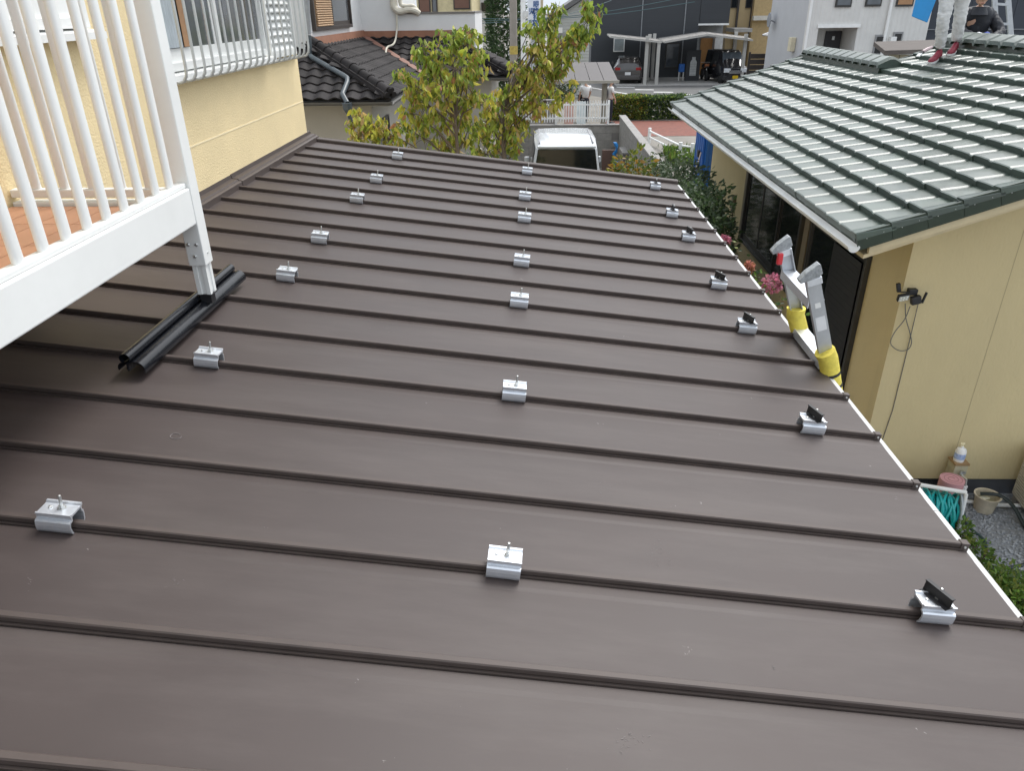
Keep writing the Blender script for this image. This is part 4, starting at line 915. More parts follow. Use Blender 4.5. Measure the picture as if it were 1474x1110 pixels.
# ------------------------------------------------------------------ foliage
LM = leafmat('leaf')
bark = M('bark', (.14, .11, .085), .9, .25, 12, bump=.6, bscale=40)
def leaf_mesh(m_, cols, c, d, size, width, rg, col):
    d = Vector(d).normalized(); s = d.orthogonal().normalized(); s = Matrix.Rotation(rg.uniform(0, 6.28), 3, d) @ s; n = d.cross(s)
    i = len(m_.v); L_ = size
    curl = rg.uniform(.05, .3)*L_
    W_ = width*L_
    m_.v += [c, c+d*L_*.28+s*W_*.85+n*curl*.35, c+d*L_*.30, c+d*L_*.28-s*W_*.85+n*curl*.35, c+d*L_*.62+s*W_*.8+n*curl*.1, c+d*L_*.64-n*curl*.3, c+d*L_*.62-s*W_*.8+n*curl*.1, c+d*L_-n*curl]
    m_.f += [(i, i+1, i+2), (i, i+2, i+3), (i+1, i+4, i+5, i+2), (i+2, i+5, i+6, i+3), (i+4, i+7, i+5), (i+5, i+7, i+6)]
    cols.append(col)
def finish_leaves(m_, cols, name, par=None, **kw):
    o = build(m_, name, LM, par, **kw)
    at = o.data.color_attributes.new('Col', 'FLOAT_COLOR', 'POINT')
    buf = []
    for c in cols: buf += [*c, 1]*8
    at.data.foreach_set('color', buf)
    return o
def pick(pal, rg):
    c = rg.choice(pal); k = rg.uniform(.7, 1.3); return tuple(min(1, q*k) for q in c)
GREEN = [(.22, .31, .04), (.30, .39, .06), (.15, .22, .035), (.38, .44, .08)]
AUT = [(.50, .45, .06), (.46, .36, .08), (.38, .40, .06), (.48, .34, .14), (.32, .38, .05), (.50, .50, .10), (.26, .30, .05)]
def dogwood(name, label, base, clumps, seed, trunk_r=.05):
    rg = random.Random(seed); base = Vector(base)
    t = thing(name, label, 'tree', base, 'dogwood trees behind the brown roof')
    tr = MB(); fork = Vector((base.x+.02, base.y, base.z+2.9))
    tr.tube([base-Vector((0, 0, .1)), lerp(base, fork, .5)+Vector((.05, .02, 0)), fork], [trunk_r, trunk_r*.8, trunk_r*.35], 10)
    build(tr, 'trunk', bark, t, smooth=True)
    bm2 = MB(); lv = MB(); cols = []
    for (c, r, n, aut) in clumps:
        c = Vector(c); aut = min(.95, aut+.15)
        mid = lerp(fork, c, .5)+Vector((rg.uniform(-.12, .12), rg.uniform(-.15, .15), rg.uniform(-.02, .15)))
        hz_ = min(2.85, max(1.2, c.z-.25-.45*abs(c.x-base.x))); st0 = lerp(base, fork, hz_/2.9); mid = lerp(st0, c, .5)+Vector((rg.uniform(-.08, .08), rg.uniform(-.1, .1), rg.uniform(-.02, .1)))
        bm2.tube([st0, mid, c], [.016, .011, .004], 6)
        nt_ = max(3, int(n/5.5))
        for k in range(nt_):
            v = Vector((rg.gauss(0, 1), rg.gauss(0, 1), rg.gauss(0, .9))).normalized()*r*rg.uniform(.35, 1)**.6
            tip = c+v; bm2.tube([lerp(c, tip, -.1), lerp(c, tip, .5)+Vector((0, 0, .02)), tip], [.005, .004, .0025], 4)
            for j in range(9):      # a whorl of drooping leaves at each twig tip
                a = rg.uniform(0, 6.28); dd = Vector((math.cos(a)*.6, math.sin(a)*.6, rg.uniform(-1.9, -.35)))
                p = tip+Vector((rg.gauss(0, .035), rg.gauss(0, .035), rg.gauss(0, .03)))
                col = pick(AUT if rg.random() < aut else GREEN, rg)
                if rg.random() < .025: col = (.42, .20, .10)
                leaf_mesh(lv, cols, p, dd, rg.uniform(.07, .13), rg.uniform(.20, .28), rg, col)
    build(bm2, 'branches', bark, t, smooth=True)
    finish_leaves(lv, cols, 'crown', t)
    return t
def cp(px, py, Y, r, n, aut): return (AY(px, py, Y), r, n, aut)
TY = 10.6
dogwood('dogwood_tree', 'dogwood tree with drooping yellow green leaves before the dark tiled house', (AY(655, 215, TY).x, TY, 0), [
    cp(652, 48, TY, .20, 60, .05), cp(672, 62, TY, .2, 70, .1), cp(632, 82, TY, .24, 90, .15), cp(612, 78, TY, .17, 60, .05), cp(690, 92, TY+.2, .22, 70, .4),
    cp(655, 100, TY-.2, .26, 110, .4), cp(578, 104, TY, .10, 28, .05), cp(620, 112, TY+.2, .18, 50, .3), cp(598, 128, TY, .20, 70, .7), cp(640, 130, TY-.3, .26, 110, .6), cp(672, 125, TY, .24, 90, .5),
    cp(615, 152, TY, .25, 100, .6), cp(650, 158, TY+.2, .26, 100, .8), cp(688, 150, TY, .22, 70, .6), cp(595, 165, TY, .18, 60, .6), cp(630, 190, TY+.3, .3, 80, .7), cp(676, 182, TY+.3, .24, 60, .5), cp(610, 200, TY+.2, .25, 60, .5), cp(660, 212, TY+.2, .25, 60, .5), cp(640, 226, TY+.3, .3, 70, .4),
    cp(520, 172, TY-.1, .17, 70, .85), cp(540, 185, TY, .2, 90, .8), cp(528, 198, TY-.2, .2, 80, .8), cp(560, 200, TY, .2, 80, .8), cp(575, 178, TY+.2, .12, 36, .2), cp(515, 208, TY, .14, 40, .9)], 21)
TY2 = 11.6
dogwood('dogwood_tree', 'taller dogwood tree with upright branches reaching over the bicycle shelter', (AY(722, 220, TY2).x, TY2, 0), [
    cp(852, 12, TY2, .16, 70, .0), cp(846, 30, TY2, .17, 60, .05), cp(835, 45, TY2+.1, .2, 70, .2), cp(826, 58, TY2, .22, 80, .3), cp(815, 72, TY2, .22, 70, .4), cp(808, 90, TY2, .14, 36, .5),
    cp(792, 22, TY2, .13, 46, .0), cp(800, 10, TY2, .1, 24, 0), cp(785, 40, TY2, .17, 60, .1), cp(775, 58, TY2, .2, 70, .3), cp(762, 42, TY2, .12, 34, .1), cp(768, 80, TY2-.1, .25, 90, .75), cp(790, 92, TY2, .2, 60, .6),
    cp(750, 98, TY2, .22, 80, .8), cp(780, 112, TY2-.2, .26, 100, .75), cp(805, 128, TY2, .22, 70, .7), cp(755, 125, TY2, .24, 90, .7), cp(785, 146, TY2-.1, .24, 80, .85), cp(735, 140, TY2, .26, 100, .5), cp(712, 150, TY2+.2, .26, 90, .5),
    cp(760, 158, TY2, .24, 80, .8), cp(728, 168, TY2, .26, 90, .6), cp(700, 175, TY2+.2, .24, 80, .55), cp(745, 182, TY2, .24, 80, .7), cp(715, 195, TY2+.2, .26, 90, .5), cp(690, 200, TY2+.3, .22, 60, .4), cp(740, 205, TY2+.2, .2, 50, .3), cp(700, 222, TY2+.2, .25, 70, .3)], 22, .06)
def shrub(name, label, c, rad, n, pal, size, seed, group=None, up=.3, stems=7, cat='shrub', base_z=0):
    rg = random.Random(seed); c = Vector(c); t = thing(name, label, cat, (c.x, c.y, base_z), group)
    st = MB(); lv = MB(); cols = []
    for k in range(stems):
        a = rg.uniform(0, 6.28); tip = c+Vector((math.cos(a)*rad[0]*.6, math.sin(a)*rad[1]*.6, rg.uniform(0, rad[2]*.6)))
        st.tube([Vector((c.x+rg.uniform(-.08, .08), c.y+rg.uniform(-.08, .08), base_z-.03)), lerp(Vector((c.x, c.y, base_z)), tip, .5), tip], [.014, .01, .004], 5)
    build(st, 'stem', bark, t, smooth=True)
    for k in range(n):
        v = Vector((rg.gauss(0, 1), rg.gauss(0, 1), rg.gauss(0, 1))).normalized()
        f = 1+.28*noise.noise(v*2.2+Vector((seed, 0, 0)))
        r = rg.uniform(.25, 1)**.45*f
        p = c+Vector((v.x*rad[0], v.y*rad[1], v.z*rad[2]))*r
        if p.z < base_z+.02: continue
        dd = Vector((v.x+rg.gauss(0, .6), v.y+rg.gauss(0, .6), up+rg.gauss(0, .5)))
        leaf_mesh(lv, cols, p, dd, size*rg.uniform(.7, 1.3), rg.uniform(.2, .3), rg, pick(pal, rg))
    finish_leaves(lv, cols, 'foliage', t)
    return t
EVG = [(.045, .085, .03), (.06, .11, .035), (.08, .13, .05), (.035, .065, .025)]
GREY = [(.10, .14, .085), (.075, .115, .06), (.13, .17, .10)]
NAN = [(.20, .22, .03), (.14, .17, .03), (.35, .20, .04), (.10, .15, .03)]
def at_(px, py, Y): return AY(px, py, Y)
p = at_(1018, 292, 9.3); shrub('camellia_shrub', 'dense grey green evergreen shrub beside the beige side wall', (p.x-.05, 9.3, 1.15), (.46, 1.0, 1.15), 11000, EVG+GREY, .07, 31)
p = at_(985, 250, 10.8); shrub('grey_leaf_shrub', 'loose silvery shrub at the far corner of the brown roof', (p.x-.05, 10.8, 1.25), (.5, .6, 1.05), 5200, GREY, .07, 32)
p = at_(918, 246, 11.2); shrub('nandina_bush', 'yellow green nandina with orange tips beyond the roof verge', (p.x-.1, 11.2, 1.15), (.5, .5, 1.1), 3600, NAN, .085, 33)
p = at_(955, 240, 12.6); shrub('small_leaf_shrub', 'small leaved green shrub between nandina and silvery shrub', (p.x, 12.6, .95), (.5, .5, 1.1), 4000, NAN[1:2]+GREY+EVG, .06, 34)
p = at_(745, 232, 12.8); shrub('fresh_green_shrub', 'bright green low shrub beside the white van', (p.x-.1, 13.2, .8), (.6, .5, .9), 2400, GREEN, .07, 35)
p = at_(680, 225, 12.6); shrub('camellia_bush', 'dark glossy camellia bush with white flowers below the dogwood', (p.x-.1, 13.0, .95), (.9, .5, 1.05), 2600, EVG, .08, 36)
fm_ = MB(); rg = random.Random(4)
for q in ((672, 176), (695, 180), (683, 197), (690, 217), (668, 227), (705, 215)):
    c = AY(q[0], q[1], 12.35)
    f1_ = MB()
    for k in range(6):
        a = k*1.047; f1_.sphere(c+Vector((math.cos(a)*.03, -.01, math.sin(a)*.03)), .03, 6, (1, .5, 1))
    build(f1_, 'camellia_flower', M('white_petal', (.78, .76, .7), .6), smooth=True, label='small white camellia flower on the dark bush below the dogwood', cat='flower', group='white camellia flowers')
# weeds along the foot of the brown lean-to
WEED = [(.10, .19, .03), (.14, .24, .04), (.08, .14, .03), (.20, .24, .05)]
for k, (px, py, rx, ry, rzv, n) in enumerate(((1450, 845, .26, .24, .22, 1500), (1408, 790, .13, .12, .14, 420), (1384, 768, .09, .09, .20, 300), (1474, 875, .26, .26, .28, 1300), (1430, 850, .22, .22, .22, 900))):
    g = AZ(px, py, .25)
    shrub('weed_clump', ['bushy green weeds by the eave with reddish shoots', 'low leafy weeds on the gravel under the eave', 'small leafy weed beside the hose reel', 'tall dark green weeds under the eave edge', 'spreading weeds behind the low leafy weeds'][k], (g.x, g.y, .18), (rx, ry, rzv), n, WEED, .042, 50+k, None, .6, 10, 'weeds')
# crape myrtle with pink flower heads
PINK = [(.50, .16, .24), (.56, .24, .32), (.42, .15, .18)]
for k, (px, py, rs, lab_) in enumerate(((1043, 346, .045, 'small bright pink flower head above the eave by green leaves'), (1078, 385, .045, 'faded salmon flower head over the white eave'), (1112, 408, .072, 'large pink crape myrtle flower head beside the ladder'))):
    Yk = (7.0, 6.2, 5.6)[k]; c = AY(px, py, Yk); rg = random.Random(60+k)
    t = thing('crape_myrtle', lab_, 'flower', (c.x, c.y, 0), 'crape myrtle flower stalks')
    build(MB().tube([(c.x+.05, c.y+.05, -.02), (c.x+.03, c.y, c.z*.5), c], [.012, .009, .004], 6), 'stem', bark, t)
    fm_ = MB(); cols = []
    for j in range(160):
        v = Vector((rg.gauss(0, 1), rg.gauss(0, 1), rg.gauss(0, 1.2))).normalized()*rs*rg.uniform(.4, 1)
        leaf_mesh(fm_, cols, c+v, v+Vector((rg.gauss(0, .03), 0, 0)), .03, .45, rg, pick(PINK if k != 1 else [(.55, .22, .18), (.4, .2, .1)], rg))
    finish_leaves(fm_, cols, 'blossom', t)
    lv = MB(); cols = []
    for j in range(170):
        q = c+Vector((rg.gauss(0, rs*1.6), rg.gauss(0, rs*1.6), -rg.uniform(.02, .55)))
        leaf_mesh(lv, cols, q, (rg.gauss(0, 1), rg.gauss(0, 1), .3), .05, .28, rg, pick(WEED+EVG, rg))
    finish_leaves(lv, cols, 'leaves', t)
# ------------------------------------------------------------------ vehicles
tyre_m = M('tyre', (.02, .02, .02), .8); rim_m = M('rim_silver', (.5, .5, .52), .35, metal=.7)
lamp_red = M('tail_lamp', (.35, .01, .012), .15, coat=.5); lamp_clear = M('head_lamp', (.75, .77, .8), .12, coat=.6)
def car(name, label, loc, rz_, paint, st, wheel_r=.28, track=.62, wb=(-1.15, 1.15), rear_glass=None, front_glass=None, side=None, plate=(.8, .8, .8), lights='tall', glass=glass_dark, wglass=None):
    # st: stations (y, half width low, half width belt, half width roof, z low, z belt, z roof), rear to front
    t = thing(name, label, 'car', loc, None, 0); ORG[t] = Vector((0, 0, 0))
    def sec(s):
        y, wl, wb_, wr, zl, zb_, zr = s; zb_ = min(zb_, zr-.03)
        h = [(-wl*.93, zl), (-wl, zl+.12), (-wb_, lerp(zl, zb_, .6)), (-wb_, zb_), (-lerp(wb_, wr, .75), lerp(zb_, zr, .72)), (-wr, zr-.06), (-wr*.86, zr-.012), (-wr*.4, zr)]
        return [Vector((a, y, b)) for a, b in h]+[Vector((-a, y, b)) for a, b in reversed(h)]
    rings = [sec(s) for s in st]
    body = build(MB().loft(rings), 'body', paint, t, smooth=True, angle=32, bevel=.012)
    def surf(y, k):       # point on ring polyline parameter k at station y
        for i in range(len(st)-1):
            if st[i][0] <= y <= st[i+1][0]:
                f = (y-st[i][0])/(st[i+1][0]-st[i][0]); a, b = rings[i], rings[i+1]; j = int(k); g = k-j
                return lerp(lerp(a[j], a[j+1], g), lerp(b[j], b[j+1], g), f)
    for (ya, yb) in (side or []):
        for sgn in (1, -1):
            g = []
            for y in (ya, (ya+yb)/2, yb):
                col_ = [surf(y, 3.12), surf(y, 3.95), surf(y, 4.75)]
                g.append([Vector((q.x*sgn-.012*sgn, q.y, q.z+.0)) for q in col_])
            build(MB().loft(g, False, False), 'side_window', glass, t, smooth=True)
    if rear_glass:
        y, wa, wbm, za, zb_, dy = rear_glass
        build(MB().hexa([(-wa, y-.012, za), (wa, y-.012, za), (-wa, y+.03, za), (wa, y+.03, za), (-wbm, y+dy-.012, zb_), (wbm, y+dy-.012, zb_), (-wbm, y+dy+.03, zb_), (wbm, y+dy+.03, zb_)]), 'rear_window', glass, t, bevel=.01)
        build(MB().bar((.05, y-.02, za+.03), (-.25, y-.02, za+.06), .012, .012), 'rear_wiper', black_matt, t)
    if front_glass:
        y, wa, wbm, za, zb_, dy = front_glass
        build(MB().hexa([(-wa, y-.02, za), (wa, y-.02, za), (-wa, y+.015, za), (wa, y+.015, za), (-wbm, y+dy-.02, zb_), (wbm, y+dy-.02, zb_), (-wbm, y+dy+.015, zb_), (wbm, y+dy+.015, zb_)]), 'windscreen', wglass or glass, t, bevel=.01)
    for sx in (-1, 1):
        for wy in wb:
            whl = build(MB().lathe([(wheel_r*.62, -.085), (wheel_r*.95, -.09), (wheel_r, -.06), (wheel_r, .06), (wheel_r*.95, .09), (wheel_r*.62, .085)], (sx*track, wy, wheel_r), 20, 'x'), 'wheel', tyre_m, t, smooth=True)
            build(MB().lathe([(0, sx*.06), (.05, sx*.08), (wheel_r*.55, sx*.075), (wheel_r*.64, sx*.085), (wheel_r*.64, -sx*.05), (0, -sx*.05)], (sx*track, wy, wheel_r), 14, 'x'), 'rim', rim_m, whl)
            build(MB().lathe([(0, -.03), (wheel_r*1.13, -.03), (wheel_r*1.13, .03), (0, .03)], (sx*(track+.035), wy, wheel_r), 20, 'x'), 'wheel_arch', black_matt, t)
    yr, yf = st[0][0], st[-1][0]; wr_ = st[0][2]; wf_ = st[-1][2]; zb0 = st[0][5]
    for sx in (-1, 1):
        if lights == 'tall': build(MB().box(sx*(wr_-.07)-.055, sx*(wr_-.07)+.055, yr-.02, yr+.05, .55, .98), 'tail_light', lamp_red, t, bevel=.015)
        else: build(MB().box(sx*(wr_-.14)-.15, sx*(wr_-.14)+.15, yr-.02, yr+.08, .80, .95), 'tail_light', lamp_red, t, bevel=.02)
        build(MB().box(sx*(wf_-.15)-.19, sx*(wf_-.15)+.19, yf-.08, yf+.025, .66, .88), 'headlight', lamp_clear, t, bevel=.02)
        zm = max(s[5] for s in st)+.06
        ym = max(s[0] for s in st if s[6] > zm+.2)-.25
        wm = max(s[2] for s in st)
        build(MB().box(sx*(wm+.07)-.055, sx*(wm+.07)+.055, ym-.03, ym+.05, zm-.02, zm+.12), 'mirror', paint, t, bevel=.025)
    build(MB().box(-wr_*.98, wr_*.98, yr-.045, yr+.1, .28, .52), 'rear_bumper', paint, t, bevel=.03)
    build(MB().box(-wf_*.98, wf_*.98, yf-.1, yf+.045, .25, .48), 'front_bumper', paint, t, bevel=.03)
    build(MB().box(-wf_*.6, wf_*.6, yf-.02, yf+.03, .60, .78), 'grille', M('chrome_grille', (.55, .56, .58), .2, metal=.8), t, bevel=.01)
    for yy, sg in ((yr-.05, -1), (yf+.05, 1)):
        pl_ = .62 if sg < 0 else .42
        build(MB().box(-.165, .165, min(yy, yy+sg*.01), max(yy, yy+sg*.01), pl_-.08, pl_+.08), 'number_plate', M('plate_%d%d' % (plate[0]*100, plate[2]*100), plate, .4, .02), t)
    t.rotation_euler[2] = rz_
    return t
kei = [(-1.68, .60, .66, .52, .30, .95, 1.72), (-1.60, .68, .71, .58, .25, .98, 1.77), (-.6, .70, .735, .62, .22, 1.0, 1.80), (.5, .70, .735, .61, .22, 1.0, 1.79), (.75, .70, .73, .58, .22, 1.0, 1.70), (1.28, .70, .72, .66, .22, .99, 1.10), (1.6, .68, .69, .62, .24, .9, .96), (1.69, .62, .64, .55, .3, .8, .86)]
wp = M('white_car_paint', (.60, .62, .63), .25, .03, 2, coat=.6)
vr = AZ(815, 207, 1.80)
vanx = (AZ(768, 207, 1.78).x+AZ(863, 207, 1.78).x)/2
kei2 = [(a[0], a[1], a[2], a[3]+.02, *a[4:]) for a in kei]
van = car('white_van', 'white boxy van with black rear window parked before the block wall', (vanx, 14.98+1.68, 0), 0, wp, kei2, rear_glass=(-1.70, .665, .56, .98, 1.70, .005), front_glass=(1.20, .62, .55, 1.08, 1.66, -.42), side=[(-1.4, -.5), (-.45, .6)])
build(MB().box(-.57, .57, -1.735, -1.55, 1.725, 1.765), 'spoiler', wp, van, bevel=.012)
build(MB().box(-.66, .66, -1.735, -1.66, .90, .965), 'tailgate_trim', M('chrome_grille', (.55, .56, .58), .2, metal=.8), van, bevel=.01)
for sx in (-1, 1): build(MB().box(sx*.53-.012, sx*.53+.012, -1.45, .4, 1.765, 1.795), 'roof_channel', M('grey_seal', (.25, .25, .26), .6), van)
bp_ = M('black_car_paint', (.018, .018, .022), .2, .05, 2, coat=.8)
car('black_wagon', 'black boxy minicar with yellow number plate under the white carport', (AZ(1051, 122, 0).x, AZ(1051, 122, 0).y+1.75, 0), R_(180+8), bp_, kei, front_glass=(1.24, .63, .55, 1.08, 1.68, -.44), rear_glass=(-1.685, .6, .5, 1.05, 1.6, .03), side=[(-1.4, -.5), (-.45, .6)], plate=(.75, .5, .02), wglass=M('sky_reflection_glass', (.10, .12, .14), .1, .2, 2, coat=.5))  # windscreen colour is lightened to carry the reflected sky
hb = [(-1.95, .70, .74, .50, .35, .80, .98), (-1.86, .80, .82, .52, .28, .92, 1.18), (-1.45, .82, .845, .58, .22, .95, 1.45), (-.4, .83, .85, .62, .2, .95, 1.50), (.35, .83, .85, .60, .2, .95, 1.44), (1.0, .83, .84, .70, .2, .94, 1.02), (1.75, .80, .80, .66, .22, .85, .88), (2.0, .70, .70, .6, .3, .7, .74)]
car('grey_hatchback', 'dark grey hatchback parked tail out beside the dark house', (AZ(908, 122, 0).x, AZ(908, 122, 0).y+2.0, 0), R_(-6), M('grey_car_paint', (.075, .068, .066), .25, .05, 2, coat=.6), hb, wheel_r=.3, track=.74, wb=(-1.25, 1.3), rear_glass=(-1.86, .62, .5, 1.02, 1.38, .30), front_glass=(.95, .66, .56, 1.0, 1.40, -.55), side=[(-1.4, -.4), (-.35, .5)], lights='wide')

# ------------------------------------------------------------------ block walls, fence, guard rail
mortar = M('mortar', (.2, .19, .18), .95, .1, 8)
blk = M('concrete_block', (.27, .26, .24), .92, .18, 6, bump=.4, bscale=45, dirt=.45)
def block_wall(name, label, p0, p1, h, th=.12, coping=True, base=0):
    p0 = Vector(p0); p1 = Vector(p1); d = (p1-p0); L_ = d.length; d.normalize(); s = Vector((-d.y, d.x, 0))
    t = thing(name, label, 'wall', p0)
    T = face_frame(p0, d, s)
    mloc = Matrix.Translation(-ORG[t])
    build(MB().box(0, L_, -th/2+.006, th/2-.006, base, h-.01).xform(T), 'core', mortar, t)
    bm1 = mesh_of(MB().box(.004, .391, -th/2, th/2, .004, .191), 'block', blk); hm = mesh_of(MB().box(.004, .191, -th/2, th/2, .004, .191), 'block', blk)
    nr = int((h-base)/.195); rg = random.Random(len(name)); z0 = h-nr*.195
    for r in range(nr):
        x = 0; 
        if r % 2: part(t, 'block', hm, mloc @ T @ Matrix.Translation((0, 0, z0+r*.195))); x = .195
        while x+.39 <= L_+.01:
            part(t, 'block', bm1, mloc @ T @ Matrix.Translation((x, rg.uniform(-.002, .002), z0+r*.195))); x += .395
    if coping: build(MB().box(-.02, L_+.02, -th/2-.02, th/2+.02, h+.001, h+.045).xform(T), 'coping', concrete, t, bevel=.008)
    return t
WYB = AZ(880, 178, 1.2).y
cxr = AZ(889, 166, 1.2).x
block_wall('block_wall', 'grey concrete block wall below the white picket fence behind the van', (-1.6, WYB, 0), (cxr+.05, WYB, 0), 1.15)
cx2 = 2.42
block_wall('side_block_wall', 'concrete block wall with coping running from the fence towards the shrubs', (cx2, WYB-.08, 0), (cx2, 14.6, 0), 1.40, .15)
block_wall('stepped_block_wall', 'short stepped concrete block pier beside the van', (2.28, 19.4, 0), (2.28, 20.2, 0), .82, .15)
block_wall('low_block_pier', 'low weathered block pier below the coping wall', (2.32, 17.6, 0), (2.32, 18.4, 0), .62, .15)
q = AY(883, 225, 19.0); build(MB().box(q.x-.28, q.x+.05, 19.0, 19.06, 0, 1.0), 'brown_board', M('brown_sheet', (.10, .055, .04), .7), bevel=.004, label='dark brown board standing between the van and block pier', cat='board')
bt_ = MB(); rg = random.Random(8); q = AY(886, 220, 18.9)
rings = []
for k in range(9):
    z = q.z-.30+.55*k/8; rings.append([(q.x+.03*math.sin(k*1.3)+(.035+.015*math.sin(k*3.1+j*2.3)+.02*math.sin(k*1.9))*math.cos(2*math.pi*j/9), 18.9+(.05+.025*math.cos(k*1.7+j*2))*math.sin(2*math.pi*j/9), z) for j in range(9)])
build(bt_.loft(rings), 'blue_tarp', M('blue_tarp', (.01, .16, .42), .5, .3, 14), smooth=True, label='bundled bright blue tarp hanging beside the brown board', cat='tarp')
pf = thing('picket_fence', 'white metal picket fence on top of the block wall', 'fence', (1, WYB, 1.2))
fz0, fz1 = 1.26, AY(830, 146, WYB).z
xa, xb = AY(700, 160, WYB).x, AY(876, 160, WYB).x
pk_me = mesh_of(MB().box(-.012, .012, -.008, .008, 0, fz1-fz0).hexa([(-.012, -.008, fz1-fz0), (.012, -.008, fz1-fz0), (-.012, .008, fz1-fz0), (.012, .008, fz1-fz0), (-.003, -.003, fz1-fz0+.03), (.003, -.003, fz1-fz0+.03), (-.003, .003, fz1-fz0+.03), (.003, .003, fz1-fz0+.03)]), 'picket', white_paint)
x = xa
while x < xb: part(pf, 'picket', pk_me, loc=(x-1, -.022, fz0-1.2)); x += .075
for z in (fz0+.10, fz1-.08): build(bx(xa-.02, xb+.02, WYB-.012, WYB+.012, z-.022, z+.022), 'rail', white_paint, pf)
for x in (xa, (xa+xb)/2+.25, xb): build(bx(x-.03, x+.03, WYB+.013, WYB+.06, 1.19, fz1+.03), 'post', white_paint, pf)
for px, c_, lab_ in ((819, (.55, .33, .28), 'faded pink notice panel behind the picket fence'), (837, (.62, .68, .68), 'pale blue white notice panel behind the picket fence')):
    a = AY(px, 160, WYB+.9); build(MB().box(a.x-.13, a.x+.13, WYB+.9, WYB+.92, 0, AY(px, 146, WYB+.9).z).box(a.x-.1, a.x-.07, WYB+.921, WYB+.95, 0, 1.2), 'notice_panel', M('panel_%d' % px, c_, .6), bevel=.004, label=lab_, cat='panel')
gr = thing('guard_rail', 'white pipe guard rail beside the brick paving', 'railing', AZ(978, 230, 0))
gp1, gp2, gp3 = AZ(934, 206, 0), AZ(978, 229, 0), AZ(995, 231, 0)
gH = AY(934, 186, gp1.y).z
for q in (gp1, gp2, gp3): build(MB().tube([q-Vector((0, 0, .1)), q+Vector((0, 0, gH+.05))], .055, 12), 'post', white_paint, gr, smooth=True)
for hh in (gH*.45, gH*.88):
    for a, b in ((gp1, gp2), (gp2, gp3)): build(MB().tube([a+Vector((0, 0, hh)), b+Vector((0, 0, hh))], .032, 10), 'rail', white_paint, gr, smooth=True)
bpv = M('red_brick_paving', (.21, .065, .045), .85, .2, 5, dirt=.2)
def brick_nodes(mt):
    n = mt.node_tree.nodes; L = mt.node_tree.links; b = n['Principled BSDF']
    tc = n.new('ShaderNodeTexCoord'); br_ = n.new('ShaderNodeTexBrick'); br_.inputs['Scale'].default_value = 4.2
    br_.inputs['Color1'].default_value = (.24, .075, .05, 1); br_.inputs['Color2'].default_value = (.16, .05, .036, 1); br_.inputs['Mortar'].default_value = (.14, .1, .08, 1); br_.inputs['Mortar Size'].default_value = .015
    L.new(tc.outputs['Object'], br_.inputs['Vector']); L.new(br_.outputs[0], b.inputs['Base Color'])
brick_nodes(bpv)
g1, g2 = AZ(905, 174, 0).y, AZ(940, 196, 0).y
build(MB().quad((cx2+.3, g2, .01), (11, g2, .01), (11, g1, .01), (cx2+.3, g1, .01)), 'brick_pavement', bpv, kind='structure')
gs_ = MB(); cols = []; rg = random.Random(9)
for k in range(1500):
    p = Vector((rg.uniform(4.0, 5.2), rg.uniform(22.2, 24.2), 0)); leaf_mesh(gs_, cols, p, (rg.gauss(0, .3), rg.gauss(0, .3), 1), rg.uniform(.12, .4), .08, rg, pick(WEED, rg))
finish_leaves(gs_, cols, 'grass', None, label='rough grass below the white guard rail', cat='grass', kind='stuff')
# hedge on the far side of the paving
def hedge(label, x0, x1, Y, pal, seed, h=.86, d=.5, n=7500):
    rg = random.Random(seed); t = thing('clipped_hedge', label, 'hedge', ((x0+x1)/2, Y, 0)); lv = MB(); cols = []; st = MB()
    for k in range(8): x = lerp(x0, x1, (k+.5)/8); st.tube([(x, Y, -.03), (x+.05, Y, .4), (x, Y, h*.8)], [.03, .02, .008], 5)
    build(st, 'stem', bark, t)
    for k in range(n):
        p = Vector((rg.uniform(x0, x1), Y+rg.uniform(-d, d), rg.uniform(.02, h)))
        f = noise.noise(Vector((p.x*1.6, p.y*1.6, p.z*1.6+seed)))
        if rg.random() < .75:
            if rg.random() < .6: p.y = Y-d+rg.uniform(0, .12)-.10*f
            else: p.z = h+.14*f-rg.uniform(0, .1)
        leaf_mesh(lv, cols, p, (rg.gauss(0, .7), rg.gauss(-.3, .7), .4+rg.gauss(0, .5)), rg.uniform(.06, .11), .28, rg, pick(pal, rg))
    finish_leaves(lv, cols, 'foliage', t)
for k, (pa, pb_) in enumerate(((880, 925), (925, 990))):
    Yh = g1+.7; a = AY(pa, 160, Yh); b = AY(pb_, 160, Yh)
    hedge(['clipped hedge with yellow green shoots beside the picket fence', 'clipped dark green hedge beside the road, next to the green roof'][k], a.x-.1, b.x+.1, Yh, (GREEN+NAN+EVG if k == 0 else EVG+GREEN[:1]), 70+k)
# portable toilet beyond the green roofed house
tY = 14.3; tx0 = AY(1015, 225, tY).x
pt = thing('portable_toilet', 'blue plastic portable toilet beside the far corner of the beige house', 'toilet', (tx0+.45, tY+.4, 0))
bl = M('blue_plastic', (.006, .105, .40), .4, .1, 3)
build(bx(tx0, tx0+.95, tY, tY+.95, .05, 2.1), 'cabin', bl, pt, bevel=.015)
build(bx(tx0-.022, tx0-.001, tY+.06, tY+.88, .12, 2.0), 'door', bl, pt, bevel=.01)
build(bx(tx0-.02, tx0+.97, tY-.03, tY+.97, 2.1, 2.25), 'roof', M('grey_plastic_roof', (.5, .52, .54), .5), pt, bevel=.03)
for k in range(5): build(bx(tx0-.030, tx0-.0225, tY+.10+k*.17, tY+.13+k*.17, .14, 1.98), 'door_rib', bl, pt)
for k in range(5): build(bx(tx0+.08+k*.18, tx0+.11+k*.18, tY-.012, tY-.001, .14, 1.98), 'cabin_rib', bl, pt)
